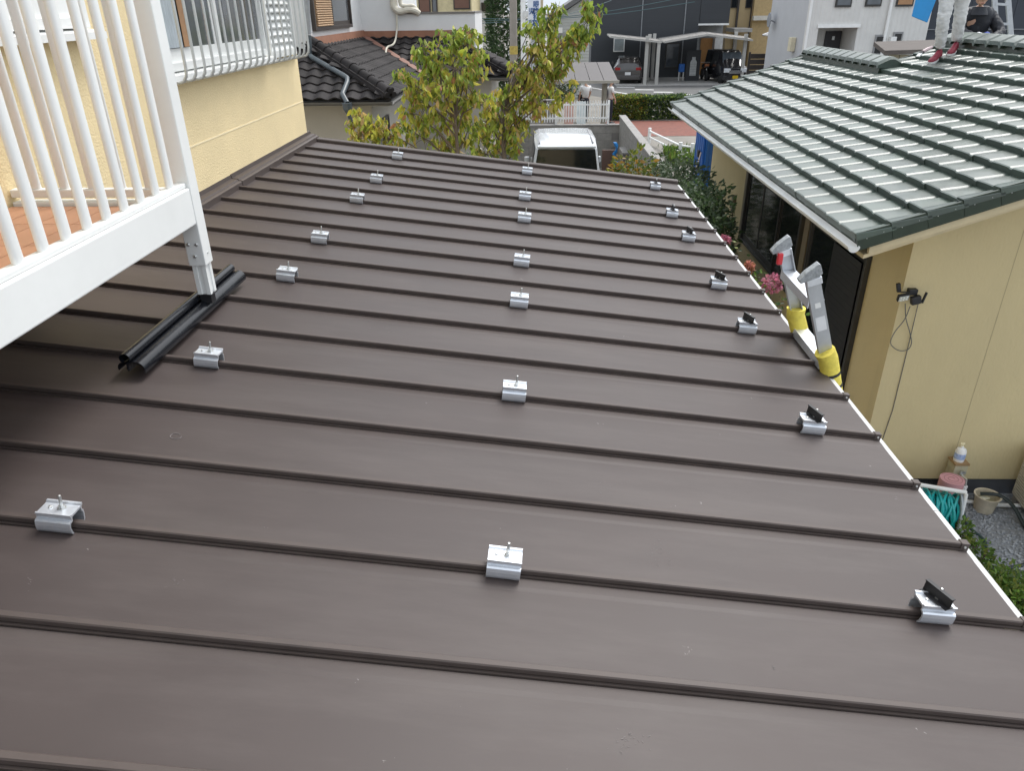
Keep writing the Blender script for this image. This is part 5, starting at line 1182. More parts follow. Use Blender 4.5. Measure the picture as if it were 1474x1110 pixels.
hq = AX(1010, 222, tx0); build(bx(tx0-.07, tx0-.031, tY+.3, tY+.42, hq.z-.05, hq.z+.07), 'handle', black_matt, pt); build(bx(tx0-.05, tx0-.031, tY+.3, tY+.38, hq.z-.30, hq.z-.16), 'latch', black_matt, pt)
a, b = AY(1009, 219, tY-.15), AY(996, 262, tY-.3)
build(MB().tube([a, a+(b-a)*2.2], .011, 8), 'pole', M('pale_pole', (.6, .5, .45), .5), smooth=True, label='thin pale pole leaning against the blue portable toilet', cat='pole')

# ------------------------------------------------------------------ road and street beyond
asph = M('asphalt', (.115, .115, .112), .9, .12, 1.5, bump=.3, bscale=40, dirt=.15)
ra, rb = AZ(811, 119, 0), AZ(949, 143, 0); rdv = (rb-ra).normalized()
nrm = Vector((rdv.y, -rdv.x, 0));  nrm = nrm if nrm.y < 0 else -nrm
c0 = ra-rdv*60+nrm*2.0; c1 = rb+rdv*60+nrm*2.0
build(MB().quad(c0+Vector((0, 0, .005)), c1+Vector((0, 0, .005)), c1-nrm*14+Vector((0, 0, .005)), c0-nrm*14+Vector((0, 0, .005))), 'road', asph, kind='structure')
line = M('road_line', (.62, .62, .60), .8, .15, 3, dirt=.3)
build(MB().quad(*[p+Vector((0, 0, .010)) for p in (ra-rdv*30-nrm*.09, ra-rdv*30+nrm*.09, rb+rdv*14+nrm*.09, rb+rdv*14-nrm*.09)]), 'road_marking', line, kind='structure')
for k in range(4):
    q = AZ(900+k*27, 125+k*3.5, 0)
    build(MB().quad(*[q+Vector((x, y, .010)) for x, y in ((-.5, -.25), (.5, -.45), (.5, -.1), (-.5, .1))]), 'road_marking', line, kind='structure')
ay = AZ(950, 122, 0).y
build(MB().box(AZ(885, 122, 0).x, AZ(1075, 122, 0).x+1, ay-.6, ay+9, -.05, .06), 'carport_apron', M('apron_concrete', (.42, .41, .39), .9, .1, 2, dirt=.25), kind='structure')
# students
def student(label, px, Y, rzv, coat):
    c = Vector((AY(px, 130, Y).x, Y, 0)); t = thing('person', label, 'person', c)
    o = lambda x, y, z: c+Matrix.Rotation(rzv, 3, 'Z') @ Vector((x, y, z))
    skin('body', [o(0, 0, .86), o(0, 0, 1.25), o(0, 0, 1.40), o(0, .01, 1.47), o(-.17, 0, 1.33), o(-.22, .03, 1.08), o(-.2, .14, .9), o(.17, 0, 1.33), o(.22, .03, 1.08), o(.2, .14, .9), o(-.09, 0, .82), o(-.09, .03, .45), o(-.09, 0, .07), o(.09, 0, .82), o(.09, .02, .45), o(.09, 0, .07)],
         [(0, 1), (1, 2), (2, 3), (1, 4), (4, 5), (5, 6), (1, 7), (7, 8), (8, 9), (0, 10), (10, 11), (11, 12), (0, 13), (13, 14), (14, 15)], [.11, .11, .05, .045, .05, .038, .028, .05, .038, .028, .075, .05, .036, .075, .05, .036], skin_m, t, 1)
    skin('shirt', [o(0, 0, .84), o(0, 0, 1.08), o(0, 0, 1.3), o(0, 0, 1.38), o(-.18, 0, 1.32), o(-.22, .02, 1.14), o(.18, 0, 1.32), o(.22, .02, 1.14)], [(0, 1), (1, 2), (2, 3), (2, 4), (4, 5), (2, 6), (6, 7)], [.15, .15, .15, .07, .075, .065, .075, .065], white_paint, t, 1)
    skin('trousers', [o(0, 0, .98), o(0, 0, .84), o(-.09, 0, .76), o(-.09, .03, .45), o(-.09, 0, .1), o(.09, 0, .76), o(.09, .02, .45), o(.09, 0, .1)], [(0, 1), (1, 2), (2, 3), (3, 4), (1, 5), (5, 6), (6, 7)], [.14, .13, .095, .075, .065, .095, .075, .065], M('navy_cloth', (.02, .022, .035), .8), t, 1)
    head(t, o(0, .02, 1.56), o(0, 1, 0)-c, hair_m)
    for s in (-1, 1):
        shoe(t, o(s*.09, -.06, 0), o(s*.09, .2, 0), black_matt, white_paint); hand(t, o(s*.2, .14, .9), (0, .2, -1), (1, 0, 0))
    if coat: build(MB().box(-.15, .15, -.16, -.02, -.22, .22).xform(Matrix.Translation(o(.0, -.14, 1.12)) @ Matrix.Rotation(rzv, 4, 'Z')), 'backpack', M('navy_cloth', (.02, .022, .035), .8), t, bevel=.05)
    return t
student('person in white shirt and dark trousers beside a bicycle under the shelter', 843, 31.5, R_(20), False)
student('person in white shirt with large navy backpack by the shelter post', 879, 31.0, R_(-75), True)
bc_ = thing('bicycle', 'dark bicycle beside the person in white shirt at the shelter', 'bicycle', (AY(838, 140, 31.2).x, 31.2, 0))
o = ORG[bc_]
for yy in (-.5, .5):
    build(MB().tube([o+Vector((.02, yy+.31*math.cos(t), .33+.31*math.sin(t))) for t in [2*math.pi*k/20 for k in range(21)]], .018, 6), 'wheel', tyre_m, bc_)
build(MB().tube([o+Vector((.02, -.5, .33)), o+Vector((.02, -.15, .8)), o+Vector((.02, .35, .75)), o+Vector((.02, 0, .33)), o+Vector((.02, -.5, .33))], .016, 6).tube([o+Vector((.02, .5, .33)), o+Vector((.02, .35, 1.0))], .014, 6), 'frame', black_matt, bc_)
build(MB().tube([o+Vector((-.22, .3, 1.02)), o+Vector((.26, .3, 1.02))], .012, 6), 'handlebar', black_matt, bc_); build(MB().box(-.06, .09, -.28, -.08, .86, .92).xform(Matrix.Translation(o)), 'saddle', black_matt, bc_, bevel=.02); build(MB().box(-.13, .17, .42, .72, .78, 1.0).xform(Matrix.Translation(o)), 'basket', black_matt, bc_)
# bicycle shelter roof
sf, sbk = 26.5, 30.5
shd = thing('bicycle_shelter', 'open shelter with flat grey brown sheet roof beyond the fence', 'shelter', (1.5, 28, 0))
z0, z1 = AY(830, 117, sf).z, AY(830, 90, sbk).z
x0, x1 = AY(768, 117, sf).x, AY(890, 117, sf).x; x2 = AY(877, 90, sbk).x
shm = M('shelter_sheet', (.085, .076, .074), .65, .12, 2)
n = 6
for k in range(n):
    xa_, xb_ = lerp(x0, x1, k/n)+.01, lerp(x0, x1, (k+1)/n)-.01; xc, xd = lerp(x0, x2, k/n)+.01, lerp(x0, x2, (k+1)/n)-.01
    build(MB().hexa([(xa_, sf, z0-.02), (xb_, sf, z0-.02), (xc, sbk, z1-.02), (xd, sbk, z1-.02), (xa_, sf, z0+.02), (xb_, sf, z0+.02), (xc, sbk, z1+.02), (xd, sbk, z1+.02)]), 'roof_sheet', shm, shd)
build(bx(x0-.02, x1+.03, sf-.06, sf-.002, z0-.06, z0+.03), 'fascia', M('shelter_fascia', (.3, .28, .24), .6), shd)
pq = AY(871, 130, sf+.4).x
for xx, yy in ((pq, sf+.4), (x0+.2, sf+.4), (x2-.2, sbk-.3), (x0+.2, sbk-.3)): build(bx(xx-.06, xx+.06, yy-.06, yy+.06, 0, z0-.021), 'post', M('shelter_post', (.22, .2, .16), .6), shd)
lw = AY(740, 134, 24).x
block_wall('grey_garden_wall', 'grey block garden wall behind the dogwoods with pale capping', (-2.6, 24.6, 0), (AY(801, 134, 24.6).x, 24.6, 0), 1.55, .12)
# ------------------------------------------------------------------ dark modern house with carport
DYF = 51.0
dkm = M('charcoal_siding', (.040, .044, .050), .6, .08, 1.2, bump=.15, bscale=12, stretch=(.3, .3, 8))
mh = thing('charcoal_house', 'charcoal sided modern house with wooden door behind the carports', 'house', (8, DYF+4, 0))
mx0, mx1 = AY(851, 60, DYF).x, AY(1046, 60, DYF).x
zt = AY(950, -30, DYF).z
zr = AY(1000, 34, DYF).z
dxl, dxr = AY(1004, 60, DYF).x, AY(1044, 60, DYF).x
ed = sorted([mx0]+[AY(px, 60, DYF).x for px in (922, 983)]+[dxl])
for a, b in zip(ed[:-1], ed[1:]): build(bx(a+.012, b-.012, DYF, DYF+6, 0, zt), 'wall_panel', dkm, mh)
for px in (922, 983): x = AY(px, 60, DYF).x; build(bx(x-.03, x+.03, DYF-.04, DYF+.02, 0, zt), 'downpipe', M('pipe_grey', (.22, .23, .24), .5), mh)
build(bx(dxl+.012, mx1, DYF, DYF+6, zr, zt), 'wall_panel', dkm, mh)
build(bx(dxl+.012, mx1, DYF+1.4, DYF+6, 0, zr-.01), 'porch_wall', M('porch_grey', (.33, .34, .34), .8), mh)
build(bx(dxl-.05, mx1+.02, DYF-.03, DYF-.002, zr-.08, zr+.02), 'porch_trim', white_paint, mh)
wd = M('oak_door', (.42, .21, .07), .5, .2, 6, stretch=(6, 1, .6))
da, db = AY(1007, 80, DYF+1.3).x, AY(1024, 80, DYF+1.3).x
dd_ = build(bx(da, db, DYF+1.33, DYF+1.395, .1, 2.25), 'door', wd, mh); build(bx(db-.1, db-.06, DYF+1.29, DYF+1.328, .9, 1.4), 'handle', steel, dd_)
build(bx(db+.05, db+.55, DYF+.9, DYF+1.3, 0, 2.3), 'pillar', M('porch_pillar', (.6, .6, .58), .7), mh)
wa, wb_ = AY(883, 65, DYF).x, AY(899, 65, DYF).x; za, zb_ = AY(890, 74, DYF).z, AY(890, 54, DYF).z
wn = build(MB().box(wa, wb_, DYF-.05, DYF-.001, za, za+.06).box(wa, wb_, DYF-.05, DYF-.001, zb_-.06, zb_).box(wa, wa+.06, DYF-.05, DYF-.001, za+.06, zb_-.06).box(wb_-.06, wb_, DYF-.05, DYF-.001, za+.06, zb_-.06), 'window', white_paint, mh)
build(bx(wa+.06, wb_-.06, DYF-.03, DYF-.01, za+.06, zb_-.06), 'pane', M('pale_pane', (.25, .30, .32), .1, coat=.5), wn)
wa, wb_ = AY(958, 75, DYF).x, AY(978, 75, DYF).x
wn = build(MB().box(wa, wb_, DYF-.05, DYF-.001, .6, .66).box(wa, wb_, DYF-.05, DYF-.001, 2.0, 2.06).box(wa, wa+.06, DYF-.05, DYF-.001, .66, 2.0).box(wb_-.06, wb_, DYF-.05, DYF-.001, .66, 2.0), 'window', M('dark_bronze', (.035, .033, .03), .4), mh)
build(bx(wa+.06, wb_-.06, DYF-.03, DYF-.01, .66, 2.0), 'pane', glass_grey, wn)
build(bx(mx0-.1, mx1+.1, DYF-.15, DYF+6.2, zt, zt+.15), 'roof', M('charcoal_roof', (.03, .03, .033), .6), mh)
# screen wall with pale plaque, blue bin
CY = AZ(949, 123, 0).y
sx0, sx1 = AY(988, 90, CY+2.2).x, AY(1008, 90, CY+2.2).x
sw_ = thing('screen_wall', 'charcoal garden screen with pale house-shaped plaque under the carport', 'wall', (sx0, CY+2.2, 0))
build(bx(sx0, sx1, CY+2.2, CY+2.35, .06, 1.75), 'panel', dkm, sw_)
pc = AY(997.5, 98, CY+2.2).x
build(MB().prism([(pc-.19, .35), (pc+.19, .35), (pc+.19, 1.1), (pc+.1, 1.25), (pc+.1, 1.38), (pc-.1, 1.38), (pc-.1, 1.25), (pc-.19, 1.1)], 'y', CY+2.17, CY+2.199), 'plaque', M('plaque_grey', (.55, .57, .57), .6), sw_)
for k in range(5): build(bx(pc-.18, pc+.18, CY+2.16, CY+2.168, .42+k*.14, .435+k*.14), 'plaque_line', M('plaque_line', (.3, .32, .33), .6), sw_)
bb = AY(981, 98, CY+2.4).x
cb_ = thing('blue_basket', 'bright blue basket on a small frame beside the screen wall', 'basket', (bb, CY+2.4, .06))
build(bx(bb-.16, bb+.16, CY+2.25, CY+2.55, .55, 1.0), 'basket', M('bin_blue', (.02, .14, .5), .5), cb_, bevel=.02)
build(MB().bar((bb-.13, CY+2.3, .06), (bb-.13, CY+2.3, .55), .03, .03).bar((bb+.13, CY+2.3, .06), (bb+.13, CY+2.3, .55), .03, .03).bar((bb-.13, CY+2.5, .06), (bb-.13, CY+2.5, .55), .03, .03).bar((bb+.13, CY+2.5, .06), (bb+.13, CY+2.5, .55), .03, .03), 'frame', white_paint, cb_)
# motorcycle beside the black minicar
mo = Vector((AZ(1011, 113, 0).x-.25, CY+2.6, .06))
mc = thing('motorcycle', 'dark motorcycle with orange trim parked between screen and black minicar', 'motorcycle', mo)
for yy in (-.62, .62):
    build(MB().lathe([(.18, -.06), (.29, -.06), (.31, 0), (.29, .06), (.18, .06)], mo+Vector((0, yy, .31)), 18, 'x'), 'wheel', tyre_m, mc, smooth=True)
build(MB().box(-.14, .14, -.3, .35, .3, .62).sphere((0, .15, .78), .22, 10, (.8, 1.4, .7)).xform(Matrix.Translation(mo)), 'engine', black_matt, mc, bevel=.02)
build(MB().box(-.12, .12, -.7, 0, .72, .82).xform(Matrix.Translation(mo)), 'seat', black_matt, mc, bevel=.03)
build(MB().tube([mo+Vector((0, -.62, .31)), mo+Vector((0, -.45, .95))], .035, 8).tube([mo+Vector((-.33, -.38, 1.02)), mo+Vector((.33, -.38, 1.02))], .018, 6), 'fork', steel, mc)
build(MB().box(-.13, .13, -.66, -.48, .72, .95).xform(Matrix.Translation(mo)), 'headlight_cowl', M('orange_trim', (.35, .12, .04), .4), mc, bevel=.03)
# carports: white posts, grey slightly sloped roofs
cpm = M('carport_roof', (.24, .23, .215), .5, .06, 2); cpw = M('carport_white', (.48, .47, .44), .4, .04)
def carport(label, cs, z, posts, rise):
    cs = [Vector(c) for c in cs]; t = thing('carport', label, 'carport', ((cs[0]+cs[2])/2).xy.to_3d(), 'white carports before the charcoal house')
    n = 5
    for k in range(n):
        a, b = cs[0].lerp(cs[1], k/n), cs[0].lerp(cs[1], (k+1)/n); c, d = cs[3].lerp(cs[2], k/n), cs[3].lerp(cs[2], (k+1)/n)
        g = (b-a).normalized()*.012; zz = lambda f: z+rise*f
        za, zb2 = zz(k/n), zz((k+1)/n); up = lambda p, h: Vector((p.x, p.y, h))
        build(MB().hexa([up(a+g, za), up(b-g, zb2), up(c+g, za), up(d-g, zb2), up(a+g, za+.03), up(b-g, zb2+.03), up(c+g, za+.03), up(d-g, zb2+.03)]), 'roof_panel', cpm, t)
    for i, j in ((0, 1), (1, 2), (2, 3), (3, 0)):
        zi = [z, z+rise, z+rise, z]
        build(MB().bar(Vector((cs[i].x, cs[i].y, zi[i]-.03)), Vector((cs[j].x, cs[j].y, zi[j]-.03)), .07, .08), 'frame_beam', cpw, t)
    for p in posts: build(bx(p[0]-.09, p[0]+.09, p[1]-.09, p[1]+.09, .05, z+.0), 'post', cpw, t)
    return t
def gx_(px, Y): return AY(px, 60, Y).x
yn, yf_ = CY-.1, CY+4.3
z2 = AY(950, 59, yn).z
carport('white carport roof over the dark grey hatchback', [(gx_(879, yn), yn, 0), (gx_(952, yn), yn, 0), (gx_(943, yf_), yf_, 0), (gx_(874, yf_), yf_, 0)], z2+.28, [(gx_(935, yn)-.1, yn+.25), (gx_(940, yf_), yf_-.5), (gx_(930, yf_), yf_-1.5)], -.3)
xm = gx_(1018, yn)
carport('white carport roof rising between hatchback bay and black minicar', [(gx_(957, yn), yn-.0, 0), (xm-.02, yn, 0), (gx_(1010, yf_), yf_, 0), (gx_(946, yf_), yf_, 0)], z2-.02, [(gx_(949, yn), yn+.1), ], .34)
carport('white carport roof falling over the black minicar', [(xm+.02, yn, 0), (gx_(1083, yn), yn, 0), (gx_(1071, yf_), yf_, 0), (gx_(1012, yf_), yf_, 0)], z2+.32, [(gx_(1075, yn), yn+.3), (gx_(1056, yf_), yf_-.4)], -.30)
# ------------------------------------------------------------------ beige apartment, white sided house, gate and canopy
bgm = M('beige_siding', (.50, .38, .21), .8, .06, 1.5)
bY = 54.0
bh = thing('beige_apartment', 'tan sided apartment house with narrow windows right of the charcoal house', 'house', (13, bY+3, 0))
def bX(px): return AY(px, 30, bY).x
build(bx(bX(1050), bX(1083), bY+.6, bY+6, 0, 7.5), 'wall', bgm, bh); build(bx(bX(1083), bX(1120), bY, bY+6, 0, 7.5), 'wall', M('beige_siding_dark', (.44, .32, .16), .8), bh)
for px, py in ((1057, 2), (1078, 2)): q = AY(px, py, bY+.6); f = build(bx(q.x-.2, q.x+.2, bY+.52, bY+.598, q.z-.35, q.z+.9), 'window', M('dark_bronze', (.035, .033, .03), .4), bh); build(bx(q.x-.15, q.x+.15, bY+.50, bY+.519, q.z-.3, q.z+.85), 'pane', glass_dark, f)
for px in (1063, 1083): q = bX(px); build(bx(q-.06, q+.06, bY+.45, bY+.57, 0, 7.4), 'downpipe', M('dark_pipe', (.06, .05, .045), .5), bh)
z_ = AY(1090, 27, bY).z; build(bx(bX(1082), bX(1110), bY-.4, bY-.01, z_-.06, z_+.2), 'balcony_ledge', M('ledge_white', (.6, .57, .5), .7), bh)
z_ = AY(1065, 42, bY-2).z; build(bx(bX(1048), bX(1073), bY-2, bY+.4, z_-.15, z_+.06), 'porch_roof', M('porch_grey2', (.35, .34, .32), .7), bh)
WYH = 34.0
wsd = M('white_siding', (.63, .62, .59), .7, .05, 2, dirt=.08)
def siding(mt, axis, sc):
    n = mt.node_tree.nodes; L = mt.node_tree.links; b = n['Principled BSDF']
    tc = n.new('ShaderNodeTexCoord'); wv = n.new('ShaderNodeTexWave'); wv.bands_direction = axis; wv.inputs['Scale'].default_value = sc
    L.new(tc.outputs['Object'], wv.inputs['Vector']); bp = n.new('ShaderNodeBump'); bp.inputs['Strength'].default_value = .5; bp.inputs['Distance'].default_value = .03
    L.new(wv.outputs['Fac'], bp.inputs['Height']); L.new(bp.outputs[0], b.inputs['Normal'])
siding(wsd, 'X', 1.6)
wh = thing('white_sided_house', 'white ribbed metal sided house with dark door in recessed porch', 'house', (16, WYH+4, 0))
def hX(px, py=30): return AY(px, py, WYH).x
hx0 = hX(1164); hx1 = AY(1338, 30, WYH).x
px0, px1 = hX(1175, 60), hX(1231, 60); pz = AY(1200, 39, WYH).z
build(bx(hx0, px0, WYH, WYH+.3, 0, 8), 'wall', wsd, wh); build(bx(px1, hx1, WYH, WYH+.3, 0, 8), 'wall', wsd, wh); build(bx(px0, px1, WYH, WYH+.3, pz, 8), 'wall', wsd, wh)
build(bx(px0-.3, px1+.3, WYH+1.6, WYH+1.8, 0, pz+.2), 'porch_wall', wsd, wh); build(bx(px0-.15, px0-.002, WYH+.3, WYH+1.6, 0, pz+.2), 'porch_side', wsd, wh); build(bx(px1+.002, px1+.15, WYH+.3, WYH+1.6, 0, pz+.2), 'porch_side', wsd, wh)
build(bx(px0-.1, px1+.1, WYH+.3, WYH+1.6, pz+.001, pz+.1), 'porch_soffit', white_paint, wh); build(bx(px0-.05, px1+.08, WYH-.06, WYH-.002, pz-.01, pz+.12), 'porch_trim', white_paint, wh)
da, db = AY(1186, 60, WYH+1.6).x, AY(1209, 60, WYH+1.6).x; dz = AY(1200, 44, WYH+1.6).z
dd_ = build(bx(da, db, WYH+1.53, WYH+1.598, 0, dz), 'door', M('dark_door', (.03, .028, .032), .5), wh); build(bx(db-.14, db-.1, WYH+1.48, WYH+1.528, 1.0, 1.4), 'handle', steel, dd_); build(bx((da+db)/2-.05, (da+db)/2+.05, WYH+1.50, WYH+1.529, dz-.35, dz-.2), 'door_light', steel, dd_)
build(bx(hx0, hx0+.3, WYH+.3, WYH+5.6, 0, 8), 'side_wall', M('shaded_side_siding', (.45, .455, .47), .75, .04, 2), wh)  # same white house, shade of this side put into the siding colour
build(bx(hx0+.3, hx1, WYH+.3, WYH+5.6, 7.7, 7.98), 'roof', M('flat_roof', (.3, .3, .3), .8), wh)
build(bx(hx0-.04, hx0+.05, WYH-.05, WYH-.002, 0, 8), 'corner_trim', white_paint, wh)
q = AY(1277, 30, WYH); build(MB().tube([(q.x, WYH-.07, 0), (q.x, WYH-.07, 8)], .06, 10), 'downpipe', white_paint, wh, smooth=True)
for px, py, w_, h0, h1 in ((1213, 4, .28, 0, 1.0), (1256, 3, .28, 0, 1.0), (1301, 3, .3, 0, .9)):
    q = AY(px, py+4, WYH); f = build(bx(q.x-w_-.04, q.x+w_+.04, WYH-.07, WYH-.001, q.z-.04, q.z+h1), 'window', M('dark_bronze', (.035, .033, .03), .4), wh); build(bx(q.x-w_+.02, q.x+w_-.02, WYH-.09, WYH-.071, q.z+.03, q.z+h1-.04), 'pane', glass_grey if px < 1300 else M('wood_brown', (.36, .2, .1), .6), f)
for px, py in ((1264, 64), (1290, 60)):
    q = AY(px, py, WYH); f = build(bx(q.x-.19, q.x+.19, WYH-.07, WYH-.001, q.z-.38, q.z+.38), 'window', M('grey_frame', (.25, .25, .25), .5), wh); build(bx(q.x-.13, q.x+.13, WYH-.09, WYH-.071, q.z-.31, q.z+.31), 'pane', glass_dark, f)
q = AY(1284, 56, WYH); build(bx(q.x-.12, q.x+.1, WYH-.2, WYH-.001, q.z-.1, q.z+.1), 'vent_hood', white_paint, wh)
q = AX(1116, 28, hx0); build(MB().lathe([(0, 0), (.3, .0), (.32, .03), (0, .08)], (hx0-.3, q.y, q.z), 12, 'x').bar((hx0-.25, q.y, q.z), (hx0, q.y, q.z-.1), .05, .05), 'dish_antenna', M('dish_grey', (.25, .26, .28), .5), wh)
# arched bicycle canopy beside the white house
cny = 39.0; ax0, ax1 = AY(1110, 60, cny).x, AY(1148, 60, cny).x
cn = thing('arched_canopy', 'grey arched translucent canopy over a gate beside the white house', 'canopy', (ax0, cny, 0))
zt0 = AY(1112, 52, cny).z; zt1 = AY(1140, 36, cny).z
arc = [(lerp(ax0, ax1+.9, t), zt0+(zt1-zt0)*math.sin(t*math.pi/2)) for t in [k/8 for k in range(9)]]
for k in range(8):
    (a, za), (b, zb2) = arc[k], arc[k+1]
    build(MB().hexa([(a, cny, za-.02), (b, cny, zb2-.02), (a, cny+1.6, za-.02), (b, cny+1.6, zb2-.02), (a, cny, za+.02), (b, cny, zb2+.02), (a, cny+1.6, za+.02), (b, cny+1.6, zb2+.02)]), 'roof_sheet', M('canopy_sheet', (.22, .215, .20), .4), cn)
for yy in (cny, cny+1.6): build(MB().tube([(a, yy, z) for a, z in arc], .05, 8), 'arch', alu_dull, cn)
for xx, zz in ((ax0+.1, zt0), (ax0+1.35, zt1-.1), (ax1+.8, zt1)): build(bx(xx-.06, xx+.06, cny-.06, cny+.06, 0, zz), 'post', alu_dull, cn)
for k in range(9): build(bx(ax0+.2+k*.13, ax0+.31+k*.13, cny+.1, cny+.14, .1, zt0-.45), 'gate_board', M('gate_grey', (.16, .165, .17), .6), cn)
q = AY(1155, 62, WYH+1.5); build(bx(hx0-.22, hx0-.01, WYH+1.2, WYH+1.6, q.z-.3, q.z+.25), 'meter_box', M('meter_cream', (.6, .55, .4), .6), bevel=.02, label='cream meter box on shaded side of white sided house', cat='meter box')
# dark slatted boundary fence in front of it
bf = thing('dark_slat_fence', 'low dark brown slat fence right of the black minicar', 'fence', (AY(1100, 85, 41).x, 41, 0))
fx0, fx1 = AY(1079, 85, 41).x, AY(1168, 85, 41).x; fzt = AY(1085, 76, 41).z
for k in range(7): build(bx(fx0, fx1, 41, 41.04, .15+k*(fzt-.15)/7, .12+(k+1)*(fzt-.15)/7), 'slat', M('dark_wood', (.045, .037, .033), .7), bf)
for k in range(4): x = lerp(fx0, fx1, k/3); build(bx(x-.05, x+.05, 41.041, 41.12, 0, fzt+.05), 'post', M('dark_wood', (.045, .037, .033), .7), bf)
# dark building to the right beyond the workers, small brown roofed shed
nv = M('navy_siding', (.035, .042, .055), .6, .08, 1.5, stretch=(.3, .3, 6), bump=.15, bscale=10)
nY = 34.6
x0 = AY(1338, 30, 34.0).x+.05
nb = thing('navy_building', 'dark navy sided building behind the workers and ladder', 'building', (x0+5, nY+3, 0))
for k in range(7): build(bx(x0+k*1.8+.008, x0+(k+1)*1.8-.008, nY, nY+7, 0, 7.5), 'wall_panel', nv, nb)
build(bx(x0-.1, x0+12.7, nY-.1, nY+7.2, 7.5, 7.65), 'roof', M('charcoal_roof', (.03, .03, .033), .6), nb)
z_ = AY(1420, 41, nY-.1).z; build(MB().tube([(x0, nY-.06, z_), (x0+12, nY-.06, z_-.1)], .02, 6), 'conduit', M('pipe_grey', (.22, .23, .24), .5), nb)
sY = 19.0; a = AY(1277, 74, sY); b = AY(1335, 66, sY)
st_ = thing('brown_roofed_shed', 'small shed with weathered brown flat roof beyond the green ridge', 'shed', (a.x+1, sY+1, 0))
build(MB().hexa([(a.x-.1, sY-.1, a.z-.06), (b.x+1.2, sY-.1, a.z-.02), (a.x-.1, sY+.6, a.z+.10), (b.x+1.2, sY+.6, a.z+.14), (a.x-.1, sY-.1, a.z+.03), (b.x+1.2, sY-.1, a.z+.07), (a.x-.1, sY+.6, a.z+.19), (b.x+1.2, sY+.6, a.z+.23)]), 'roof', M('weathered_brown', (.10, .085, .075), .8, .25, 8, stretch=(.4, 5, 1)), st_)
for k in range(9): build(bx(a.x+.1+k*.26, a.x+.34+k*.26, sY+.1, sY+.16, 0, a.z-.07), 'wall_sheet', M('cream_sheet', (.36, .33, .24), .8), st_)
build(bx(a.x-.05, a.x+.05, sY-.02, sY+.08, 0, a.z-.07), 'post', M('dark_wood', (.045, .037, .033), .7), st_)

# ------------------------------------------------------------------ skyline houses on the left
def simple_house(name, label, x0, x1, Y, dep, zt, wall, roofm, wins, gable=None):
    t = thing(name, label, 'house', ((x0+x1)/2, Y+dep/2, 0))
    build(bx(x0, x1, Y, Y+dep, 0, zt), 'wall', wall, t)
    if gable:
        xm_, zg = gable
        build(MB().prism([(x0-.4, zt-.15), (xm_, zg), (x1+.4, zt-.15), (x1+.4, zt), (xm_, zg+.18), (x0-.4, zt)], 'y', Y-.4, Y+dep+.4), 'roof', roofm, t)
        build(MB().prism([(x0, zt-.01), (x1, zt-.01), (xm_, zg-.02)], 'y', Y+.01, Y+dep-.01), 'gable_wall', wall, t)
    else: build(bx(x0-.3, x1+.3, Y-.3, Y+dep+.3, zt, zt+.2), 'roof', roofm, t)
    for (wx0, wx1, wz0, wz1, gm_) in wins:
        f = build(MB().box(wx0, wx1, Y-.05, Y-.001, wz0, wz1), 'window', brown_fr, t); build(MB().box(wx0+.05, wx1-.05, Y-.07, Y-.051, wz0+.05, wz1-.05), 'pane', gm_, f)
    return t
sY = 33.0; L = lambda px, py=10, Y=sY: AY(px, py, Y)
shb = M('brown_shutter', (.15, .075, .05), .6)
simple_house('cream_house', 'cream house with brown shutters behind the white parapet', L(600).x, L(679).x, sY, 6, 7, M('cream_render', (.58, .50, .30), .8), cap_, [(L(603).x, L(620).x, L(610, 18).z, L(610, -30).z, shb), (L(653).x, L(677).x, L(660, 13).z, L(660, -20).z, shb), (L(622).x, L(630).x, L(610, 18).z, L(610, -20).z, glass_grey)])
sY2 = 38.0
simple_house('white_flat_house', 'white house with dark window beside the evergreen tree', AY(680, 10, sY2).x, AY(722, 10, sY2).x, sY2, 6, 7, white_wall, cap_, [(AY(693, 10, sY2).x, AY(719, 10, sY2).x, AY(700, 16, sY2).z, AY(700, 3, sY2).z, glass_dark)])
gY = 40.0; gX = lambda px, py=40: AY(px, py, gY).x
gl = thing('grey_gabled_house', 'pale grey clapboard house with sloping verge behind the dogwood', 'house', (gX(830), gY+3, 0))
clap = M('clapboard_grey', (.44, .45, .43), .8, .04, 2); siding(clap, 'Z', 2.2)
g0_, g1_ = gX(790), gX(849); zg0 = AY(814, 12, gY).z; zg1 = AY(850, -8, gY).z
build(MB().prism([(g0_, 0), (g1_, 0), (g1_, zg1+.05), (g0_, zg0-.6)], 'y', gY, gY+6), 'wall', clap, gl)
build(MB().hexa([(g0_-.4, gY-.35, zg0-.75), (g1_+.05, gY-.35, zg1+.1), (g0_-.4, gY+6, zg0-.75), (g1_+.05, gY+6, zg1+.1), (g0_-.4, gY-.35, zg0-.55), (g1_+.05, gY-.35, zg1+.35), (g0_-.4, gY+6, zg0-.55), (g1_+.05, gY+6, zg1+.35)]), 'roof', M('grey_roof', (.13, .13, .135), .6), gl)
z_ = AY(805, 50, gY).z; build(bx(g0_-.1, g1_, gY-.12, gY-.002, z_-.06, z_+.08), 'band', M('grey_band', (.3, .3, .3), .7), gl)
q = AY(806, 43, gY); build(bx(q.x-.12, q.x+.12, gY-.2, gY-.002, q.z-.12, q.z+.12), 'vent_hood', white_paint, gl)
q = AY(798, 68, gY); build(bx(q.x-.35, q.x+.35, gY-.06, gY-.002, q.z-.4, q.z+.25), 'shutter', M('rust_panel', (.33, .15, .08), .6), gl)
build(bx(g0_-.3, gX(778), gY-2.2, gY+2, 0, 7.5), 'tan_wing', M('tan_render', (.55, .48, .34), .8), gl)
